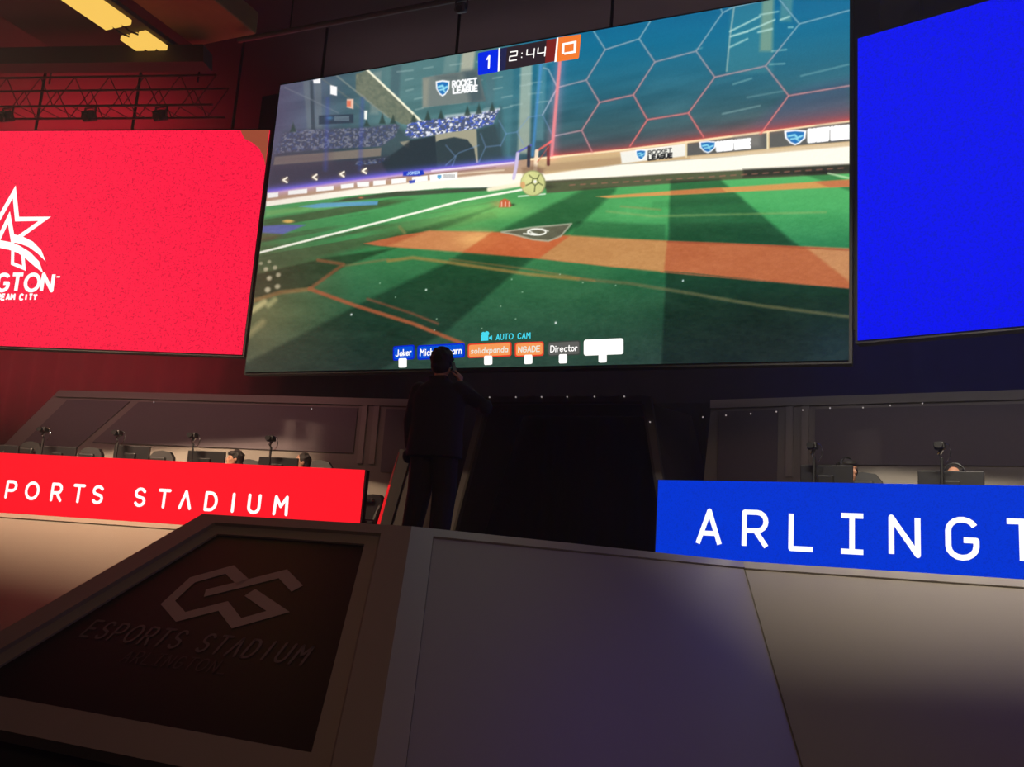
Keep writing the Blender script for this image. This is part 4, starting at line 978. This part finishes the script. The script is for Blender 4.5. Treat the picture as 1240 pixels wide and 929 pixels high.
def make_chair(hh):
    """gaming chair, back towards +Y, total height hh"""
    e = empty('gaming_chair'); e['group'] = 'black chairs at the player desks'
    sz = .34; b = MB(); n = 20; pr = []
    prof = [(-.22, sz+.02), (-.26, sz+.2), (-.235, sz+.38), (-.25, hh-.26), (-.2, hh-.1), (-.13, hh-.02), (0, hh), (.13, hh-.02), (.2, hh-.1), (.25, hh-.26), (.235, sz+.38), (.26, sz+.2), (.22, sz+.02)]
    b.prism([(x, .2+.14*(z-sz)/(hh-sz), z) for x, z in prof], (0, .07, 0))
    for q in (-1, 1): b.tube([(q*.23, .2, sz+.08), (q*.25, .2, sz+.22), (q*.235, .25, sz+.4), (q*.24, .29, hh-.26)], .03, 8)
    b.build('backrest', M['chairf'], e, False)
    MB().tube([(-.16, .325, hh-.13), (0, .33, hh-.10), (.16, .325, hh-.13)], .007, 6).build('piping', M['chairt'], e)
    MB().box((0, .16+.1, hh-.15), (.26, .06, .1), None, .025).build('head_cushion', M['chairf'], e)
    MB().box((0, 0, sz), (.5, .48, .09), None, .03).build('seat', M['chairf'], e)
    for q in (-1, 1): MB().box((q*.29, .02, sz+.22), (.07, .26, .03), None, .01).tube([(q*.27, .04, sz-.02), (q*.29, .04, sz+.2)], .016, 8).build('armrest', M['blackp'], e)
    MB().tube([(0, 0, .08), (0, 0, sz-.03)], .028, 12).build('gas_column', M['blackm'], e)
    for k in range(5):
        a = k*1.2566; l = MB().tube([(0, 0, .1), (.28*math.cos(a), .28*math.sin(a), .07)], [.025, .018], 8).build('base_leg', M['blackp'], e)
        MB().ball((.28*math.cos(a), .28*math.sin(a), .032), .032, 10, 6).build('castor', M['blackp'], l)
    return e
def put(e, side, s, d, z, rz=0.): e.location = tuple(map(float, W(side, s, d, z))); e.rotation_euler = (0, 0, RZ[side]+rz)
# monitors
mon0 = make_monitor(); first = True
mlist = [('L', 4, 539, 'monitor at the far left edge behind the red fascia'), ('L', 73, 541, 'second monitor from the left behind the red fascia'), ('L', 161, 540, 'third monitor from the left behind the red fascia, tallest of that row'),
         ('L', 251, 546.5, 'monitor in the middle of the red row, just left of the nearer seated player'), ('L', 338, 554, 'rightmost monitor of the red row with a seated player at its right side'),
         ('R', 1001, 563.5, 'left monitor of the blue row with a player leaning behind it'), ('R', 1151, 570.5, 'right monitor of the blue row with only the top of a player above it')]
for side, x, y, lb in mlist:
    e = mon0 if first else copy_tree(mon0); first = False
    s, zt_ = Wpx(side, x, y, .5)
    put(e, side, s, .5, TZ); e['label'] = 'black ' + lb; e['category'] = 'monitor'
    e.scale = (1.0 if side == 'L' else (.92 if x < 1100 else 1.02), 1, (zt_-TZ)/.42)
# camera arms
alist = [('L', 55, 517, 'leftmost of the cameras on stands behind the red fascia'), ('L', 145, 521, 'second camera on a stand from the left behind the red fascia'), ('L', 236, 524, 'third camera on a stand from the left, behind the red fascia'),
         ('L', 330, 527.5, 'camera on a stand above the rightmost monitor of the red row'), ('R', 986, 535, 'camera on a stand above the left monitor of the blue row'), ('R', 1140, 534.5, 'camera on a stand above the right monitor of the blue row')]
arm0 = make_arm(.62); first = True
for side, x, y, lb in alist:
    e = arm0 if first else copy_tree(arm0); first = False
    s, zt_ = Wpx(side, x, y, .33); put(e, side, s, .33, TZ, R(180)); e.scale = (1.25, 1.25, (zt_-TZ)/.62); e['label'] = 'small black ' + lb; e['category'] = 'camera stand'
# chairs
ch0 = make_chair(1.15); first = True
for side, x, y, lb in [('L', 35, 534, 'leftmost empty black gaming chair behind the red fascia'), ('L', 108, 541, 'second empty black gaming chair from the left behind the red fascia'), ('L', 194, 545, 'third empty black gaming chair from the left behind the red fascia'),
                       ('L', 299, 555.5, 'black gaming chair just right of the seated player with long hair'), ('L', 385, 556.5, 'black gaming chair at the right end of the red row'),
                       ('R', 1043, 571, 'black gaming chair behind the leaning player of the blue row'), ('R', 1160, 576, 'black gaming chair mostly hidden by the right monitor of the blue row')]:
    e = ch0 if first else copy_tree(ch0); first = False
    s, zt_ = Wpx(side, x, y, 1.5); put(e, side, s, 1.22, SD); e['label'] = lb; e['category'] = 'chair'; e.scale = (.98, .98, (zt_-SD)/1.15)
e = copy_tree(ch0); s, zt_ = Wpx('L', 437, 597.5, 1.0); s2, z2 = Wpx('L', 437, 597.5, 1.55)  # chair added where the wall shows a rounded shadow
e.location = tuple(map(float, W('L', s2, 1.28, SD))); e.rotation_euler = (0, 0, RZ['L']-.5); e.scale = (1.0, 1.0, (z2-SD)/1.15)
e['label'] = 'dark low chair added for a shadow beside the right end of the red fascia'; e['category'] = 'chair'; del e['group']
# seated players (facing the audience, -Y)
def player(side, x, y, d, label, turn=0., lean=0., headset=True, longhair=False, rz=0.):
    e = empty('person'); s, zt_ = Wpx(side, x, y, d); H = zt_-SD       # head top
    put(e, side, s, d, SD, rz); tag(e, label, 'person', None)
    hc = H-.125; sh = H-.36; b = MB()
    hx = lean
    head_geo(b, (0, 0, 0), -1, 1.0)
    rot = Matrix.Rotation(turn, 3, 'Z'); b.v = [tuple((rot @ Vector(p))+Vector((hx, -.04, hc))) for p in b.v]
    limb(b, [(hx*.8, .02, sh+.03), (hx*.95, -.01, sh+.1), (hx, -.03, sh+.17)], [.06, .055, .052])
    loft(b, [(0, .05, .42, .16, .12), (0, .05, .55, .155, .12), (hx*.4, .04, (sh+.5)/2, .16, .11), (hx*.7, .03, sh-.08, .18, .11), (hx*.8, .02, sh, .12, .08)])
    AR = []
    for q in (-1, 1):
        S_ = (hx*.75+q*.18, .02, sh-.03); E_2 = (q*.27, -.16, sh-.26); W_ = (q*.14, -.36, TZ-SD+.05); AR.append((S_, E_2, W_))
        limb(b, [S_, E_2, W_], [.05, .04, .028]); hand_geo(b, W_, (-q*.15, -1, -.1), (0, 0, -1), (-q, 0, 0), .35)
        limb(b, [(q*.1, .04, .475), (q*.13, -.4, .475), (q*.13, -.38, .08)], [.078, .06, .042]); limb(b, [(q*.13, -.37, .05), (q*.13, -.52, .04)], [.04, .03])
    remeshed('body', b, M['skin'], e, .011, 3)
    j = MB(); loft(j, [(0, .05, .5, .185, .145), (0, .05, .6, .18, .14), (hx*.4, .04, (sh+.5)/2, .185, .13), (hx*.7, .03, sh-.06, .205, .13), (hx*.8, .02, sh+.02, .11, .09)])
    for S_, E_2, W_ in AR: limb(j, [S_, E_2], [.07, .06])
    remeshed('jersey', j, M['shirt'], e, .014, 3)
    t = MB(); loft(t, [(0, .05, .42, .18, .15), (0, .05, .5, .175, .14)])
    for q in (-1, 1): limb(t, [(q*.1, .04, .48), (q*.13, -.4, .475), (q*.13, -.38, .1)], [.09, .072, .058])
    remeshed('trousers', t, M['trouser'], e, .014, 2)
    h = MB(); h.ball((0, .03, .035), (.09, .1, .096), 20, 12); h.ball((0, .055, -.02), (.082, .066, .08))
    if longhair: h.ball((0, .06, -.09), (.085, .06, .1)); h.ball((0, -.02, .075), (.082, .075, .045))
    for i in range(30):
        a, p2 = rng.random()*6.283, rng.random()*1.5; r_ = np.array([.088*math.sin(p2)*math.cos(a), .03+.095*math.sin(p2)*math.sin(a), .04+.09*math.cos(p2)])
        if r_[1] > -.03: h.ball(r_, .016, 8, 6)
    h.v = [tuple((rot @ Vector(p))+Vector((hx, -.04, hc))) for p in h.v]
    remeshed('hair', h, M['hair'], e, .01, 2)
    if headset:
        k = MB(); k.tube([(.1*math.cos(a), .01, .03+.108*math.sin(a)) for a in np.linspace(0, math.pi, 17)], .011, 8)
        for q in (-1, 1): k.ball((q*.098, 0, .0), (.024, .036, .044))
        k.v = [tuple((rot @ Vector(p))+Vector((hx, -.04, hc))) for p in k.v]; k.build('headphones', M['blackp'], e, True)
    return e
player('L', 287, 546, 1.1, 'seated player with long dark hair looking left behind the red fascia', R(-50), 0, False, True)
player('L', 368, 549.5, 1.1, 'seated player with short dark hair beside the rightmost monitor of the red row', R(-50), 0, False)
player('R', 1028, 556.5, 1.1, 'seated player with dark headphones leaning behind the left monitor of the blue row', R(-150)*0+R(60), 0, True, True)
player('R', 1156, 563.5, 1.1, 'seated player with headphones almost hidden behind the right monitor of the blue row', 0, 0, True)
# ------------------------------------------------------------------ slanted side frame with a red light strip
YF = 10.35
sf = empty('side_partition'); tag(sf, 'slanted grey partition frame with a glowing red edge strip behind the standing person', 'partition')
def fy(x, y): return atY(x, y, YF)
def low(a, b_, z):  # extend segment to height z
    return a+(b_-a)*((z-a[2])/(b_[2]-a[2]))
TL_, TR_ = fy(484, 544), fy(524, 547); BL_ = low(TL_, fy(461, 632), SD); BR_ = low(TR_, fy(500, 634), SD)
iTL_, iTR_ = fy(496, 556), fy(514, 557); iBL_ = low(iTL_, fy(474, 632), SD+.004); iBR_ = low(iTR_, fy(492, 633), SD+.004)
MB().ring([TL_, TR_, BR_, BL_], [iTL_, iTR_, iBR_, iBL_], (0, .1, 0)).build('partition_frame', M['grframe'], sf)
MB().prism([iTL_+[-.01, .04, .01], iTR_+[.01, .04, .01], iBR_+[.01, .04, 0], iBL_+[-.01, .04, 0]], (0, .02, 0)).build('inset_panel', M['grinset'], sf)
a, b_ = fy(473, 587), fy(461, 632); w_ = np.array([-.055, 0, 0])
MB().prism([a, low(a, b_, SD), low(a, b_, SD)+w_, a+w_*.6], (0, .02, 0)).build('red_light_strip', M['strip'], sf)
MB().prism([fy(484, 548), a, a+w_*.6, fy(484, 548)+w_*.3], (0, .02, 0)).build('dim_glow_strip', M['stripdim'], sf)  # dim red glow of the upper end, put into the colour
# ------------------------------------------------------------------ small spots
def puck(p, label, g):
    o = MB().tube([(0, .01, 0), (0, 0, 0)], .009, 10).build('spot_light', M['puck']); o.location = tuple(map(float, p)); tag(o, label, 'spot light', g); return o
for x, y in ((593, 475), (625, 473.5), (656, 474), (687, 473), (720, 474.5), (756, 476)):
    p = atY(x, y, YP-.02); p[2] = min(p[2], 1.99); puck(p, 'tiny white spot in the row along the top of the entrance portal', 'tiny spots along the top of the entrance portal')
puck(atY(787, 511, YP-.02), 'single tiny white spot on the right upright of the entrance portal', None)
puck(hit(574, 526, W('L', 0, WD-.03), NB['L']), 'single dim spot on the wall between the standing person and the portal', None)
for x, y in ((851, 505), (879, 503), (909, 501), (940, 498.5), (972, 496.5), (1005, 494), (1045, 493.5), (1078, 491), (1117, 488.5)):
    s, z = Wpx('R', x, y, WD-.07); puck(W('R', s, WD-.07, z), 'tiny white spot on the top rail of the booth wall behind the blue fascia', 'tiny spots on the right booth wall')
s, z = Wpx('L', 186, 487, WD-.07); puck(W('L', s, WD-.07, z), 'left tiny spot on the booth wall rail behind the red fascia', None)
s, z = Wpx('L', 377, 495, WD-.07); puck(W('L', s, WD-.07, z), 'right tiny spot on the booth wall rail behind the red fascia', None)
# ------------------------------------------------------------------ ceiling
ll = empty('ceiling_light'); tag(ll, 'warm yellow linear ceiling light in two segments at the top left', 'ceiling light')
MB().box((-8.93, 6.5, 6.12), (.5, 3.4, .06), None, .01).build('housing', M['beam'], ll)
for y0, y1 in ((4.9, 7.38), (7.6, 8.15)):
    for k in range(3):
        x = -9.08+k*.15; mb = MB(); mb.tube([(x, y0, 6.035), (x, y1, 6.035)], .0, 3) if 0 else mb.box((x, (y0+y1)/2, 6.03), (.122, y1-y0, .07), None, .012)
        mb.build('lamp_tube', M['warm'], ll)
for x in (-9.0, -8.85): MB().tube([(x, 7.3, 6.03), (x+.02, 7.45, 5.98), (x, 7.62, 6.03)], .012, 6).build('link_cable', M['blackm'], ll)
for x in (-9.1, -8.75): MB().tube([(x, 5.2, 6.15), (x, 5.2, 6.9)], .01, 6).build('hanger', M['blackm'], ll)
sfp = MB().box((-8.1, 6.0, 6.36), (1.0, 4.6, .3), None, .02).build('air_duct', M['duct']); tag(sfp, 'tan air duct lit by the warm linear ceiling light', 'duct')
sfp = MB().box((-10.1, 6.0, 6.42), (1.3, 4.4, .2), None, .02).build('air_duct', M['beam']); tag(sfp, 'dark brown air duct left of the warm linear ceiling light', 'duct')
def rpl(x, y, off): return hit(x, y, sLp+rN*off, rN)
sLp = np.array([sL[0], sL[1], 0.])
q0, q1, q2, q3 = rpl(-190, 60.5, 1.25), rpl(246, 53.5, 1.25), rpl(246, 74.5, 1.25), rpl(-190, 79, 1.25)
bmx = MB().prism([q0, q1, q2, q3], -rN*.25).build('ceiling_beam', M['beam']); tag(bmx, 'dark horizontal beam running below the warm ceiling light', 'beam')
tr = empty('lighting_truss'); tag(tr, 'dim metal lighting truss above the crimson video wall', 'truss')
ta, tb = rpl(-150, 96, .75), rpl(262, 92, .75); ua = ta[2]; tz0 = rpl(-150, 130, .75)[2]
ta, tb = np.array([ta[0], ta[1], 0]), np.array([tb[0], tb[1], 0]); ztt = (ua+rpl(262, 92, .75)[2])/2; ztb = ztt-.42
for o_ in (0, .36):
    for z in (ztt, ztb): MB().tube([ta-rN*o_+z_*z, tb-rN*o_+z_*z], .016, 8).build('chord', M['steel'], tr)
lc_ = MB(); NT = 20
for i in range(NT):
    p, q = ta+(tb-ta)*i/NT, ta+(tb-ta)*(i+1)/NT
    for o_ in (0, .36): lc_.tube([p-rN*o_+z_*(ztb if i % 2 else ztt), q-rN*o_+z_*z_*(ztt if i % 2 else ztb)], .0065, 6)
    lc_.tube([p+z_*ztb, (p+q)/2-rN*.36+z_*ztb], .006, 6)
lc_.build('lacing', M['steel'], tr)
for f_ in (.1, .5, .93): p = ta+(tb-ta)*f_-rN*.18; MB().tube([p+z_*ztt, p+z_*6.9], .012, 6).build('hanger', M['blackm'], tr)
def fixture(x, y, z, label, m, sc_=1.):
    e = empty('stage_light', (x, y, z)); tag(e, label, 'stage light'); e.scale = (sc_,)*3
    MB().box((0, 0, -.16), (.2, .16, .18), Matrix.Rotation(R(25), 3, 'X'), .03).build('lamp_head', m, e)
    MB().ring([(-.13, -.01, -.2), (.13, -.01, -.2), (.13, -.01, 0), (-.13, -.01, 0)], [(-.115, -.01, -.185), (.115, -.01, -.185), (.115, -.01, -.015), (-.115, -.01, -.015)], (0, .03, 0)).build('yoke', M['blackm'], e)
    MB().tube([(0, -.06, -.2), (0, -.1, -.23)], .06, 14).build('lens', M['steel'], e)
    return e
for f_, lb in ((.42, 'dark stage light on the truss near the left edge of the picture'), (.66, 'dark stage light hanging from the middle of the truss above the crimson wall'), (.86, 'dark stage light at the right part of the truss above the crimson wall')):
    p = ta+(tb-ta)*f_; fixture(float(p[0]), float(p[1]), float(ztb)-.02, lb, M['blackm'], .8)
p0, p1 = atY(310, 45, 8.2), atY(545, 1, 8.2)
pp_ = MB().tube([p0-(p1-p0)*.1, p1+(p1-p0)*.9], .035, 10).build('rigging_pipe', M['pipe']); tag(pp_, 'thin grey rigging pipe above the central video wall', 'pipe')
bpy.context.view_layer.update()
pz = p0+(p1-p0)*((atY(560, 0, 8.2)[0]-p0[0])/(p1-p0)[0]); fixture(float(pz[0]), 8.185, float(pz[2])-.03, 'small stage light hanging from the grey pipe at the top edge', M['pipe'], .6)
for x in (-7., -3.): MB().tube([(x, 8.2, float((p0+p1)[2]/2)), (x, 8.2, 6.9)], .01, 6).build('hanger', M['blackm'], pp_)

# ------------------------------------------------------------------ light
def spot(loc, tgt, power, col, size, blend, rad=.12):
    l = bpy.data.lights.new('stage_spot', 'SPOT'); l.energy = power; l.color = col; l.spot_size = R(size); l.spot_blend = blend; l.shadow_soft_size = rad
    o = bpy.data.objects.new('stage_spot', l); C.objects.link(o); o.location = loc
    o.rotation_euler = (Vector(tgt)-Vector(loc)).to_track_quat('-Z', 'Y').to_euler(); return o
def area(loc, tgt, power, col, sx, sy, spread=180, name='fill_light'):
    l = bpy.data.lights.new(name, 'AREA'); l.energy = power; l.color = col; l.shape = 'RECTANGLE'; l.size = sx; l.size_y = sy; l.spread = R(spread)
    o = bpy.data.objects.new(name, l); C.objects.link(o); o.location = loc
    o.rotation_euler = (Vector(tgt)-Vector(loc)).to_track_quat('-Z', 'Y').to_euler(); return o
area((-9.6, 3.0, 6.75), (-9.9, 9.6, .75), 210, (1, .72, .48), 5.6, .25, 36, 'stage_wash')
area((1.4, 3.0, 6.5), (1.6, 9.6, .75), 112, (1, .9, .72), 5.6, .25, 36, 'stage_wash')
# added lamps behind the side walls, imitating their coloured glow on drape and roof
area((-13.6, 10.6, 5.6), (-13.6, 10.6, 9), 190, (1, .02, .05), 4, .6, 170, 'red_glow_fill')
area((-15.5, 10.4, 2.9), (-15.5, 12.9, 2.95), 170, (1, .03, .06), 8, .15, 80, 'red_glow_fill')
area((1.6, 9.9, 2.8), (1.6, 12.9, 2.85), 25, (.04, .06, 1), 6, .15, 80, 'blue_glow_fill')
area((-10, 9.2, 2.25), (-10.3, 11.2, .9), 10, (1, .44, .46), 6, .15, 150, 'booth_fill')  # both booth fills are added to lift the dim walls
area((1.2, 9.2, 2.2), (1.5, 11.2, .9), 5.5, (.9, .86, 1), 6, .15, 150, 'booth_fill')
area((-4.4, 10.3, 6.0), (-4.4, 10.6, 9), 22, (1, .72, .78), 7, .5, 170, 'rig_fill')  # added fills lifting the dark roof and drape
area((-4.2, 10.2, 2.6), (-4.2, 12.9, 2.7), 5, (1, .75, .9), 6, .15, 90, 'rig_fill')
area((3.5, -1.5, 4.5), (-1.5, 6.5, -.6), 20, (1, .66, .34), 2, 2, 80)  # warm fill added to offset the blue on the angled apron
area((-4, -3, 6.2), (-4.2, 7, 0), 42, (1, .58, .44), 5, 2)  # soft front fill added in place of ambient hall light
w = bpy.data.worlds.new('world'); sc.world = w; w.use_nodes = True; nt = w.node_tree; nt.nodes.clear()
out = nt.nodes.new('ShaderNodeOutputWorld'); bg = nt.nodes.new('ShaderNodeBackground'); bg.inputs[0].default_value = (0, 0, 0, 1); nt.links.new(bg.outputs[0], out.inputs['Surface'])
HAZE = .005
vs = nt.nodes.new('ShaderNodeVolumeScatter'); vs.inputs['Density'].default_value = HAZE; vs.inputs['Anisotropy'].default_value = .2; vs.inputs['Color'].default_value = (1, 1, 1, 1)
if HAZE: nt.links.new(vs.outputs[0], out.inputs['Volume'])
sc.cycles.volume_bounces = 0
sc.view_settings.view_transform = 'Standard'; sc.view_settings.look = 'None'; sc.view_settings.exposure = 0; sc.view_settings.gamma = 1; sc.view_settings.use_curve_mapping = False
sc.cycles.use_denoising = True; sc.cycles.max_bounces = 6; sc.cycles.sample_clamp_indirect = 4
# place every Empty of a thing at the base of its parts
bpy.context.view_layer.update()
for o in [q for q in bpy.data.objects if q.type == 'EMPTY' and q.parent is None]:
    if o.location.length > 1e-6: continue
    kids = [q for q in bpy.data.objects if q.parent == o and q.type == 'MESH']
    cs = [q.matrix_world @ Vector(c) for q in kids for c in q.bound_box]
    lo = [min(c[i] for c in cs) for i in range(3)]; hi = [max(c[i] for c in cs) for i in range(3)]
    o.location = ((lo[0]+hi[0])/2, (lo[1]+hi[1])/2, lo[2])
    for q in kids: q.matrix_parent_inverse = Matrix.Translation(-Vector(o.location))
for o in bpy.data.objects:
    if '_w' in o: del o['_w']

for o in bpy.data.objects:
    if o.parent is None and 'label' in o and not 4 <= len(o['label'].split()) <= 16: print('LABEL', len(o['label'].split()), o.name, o['label'])
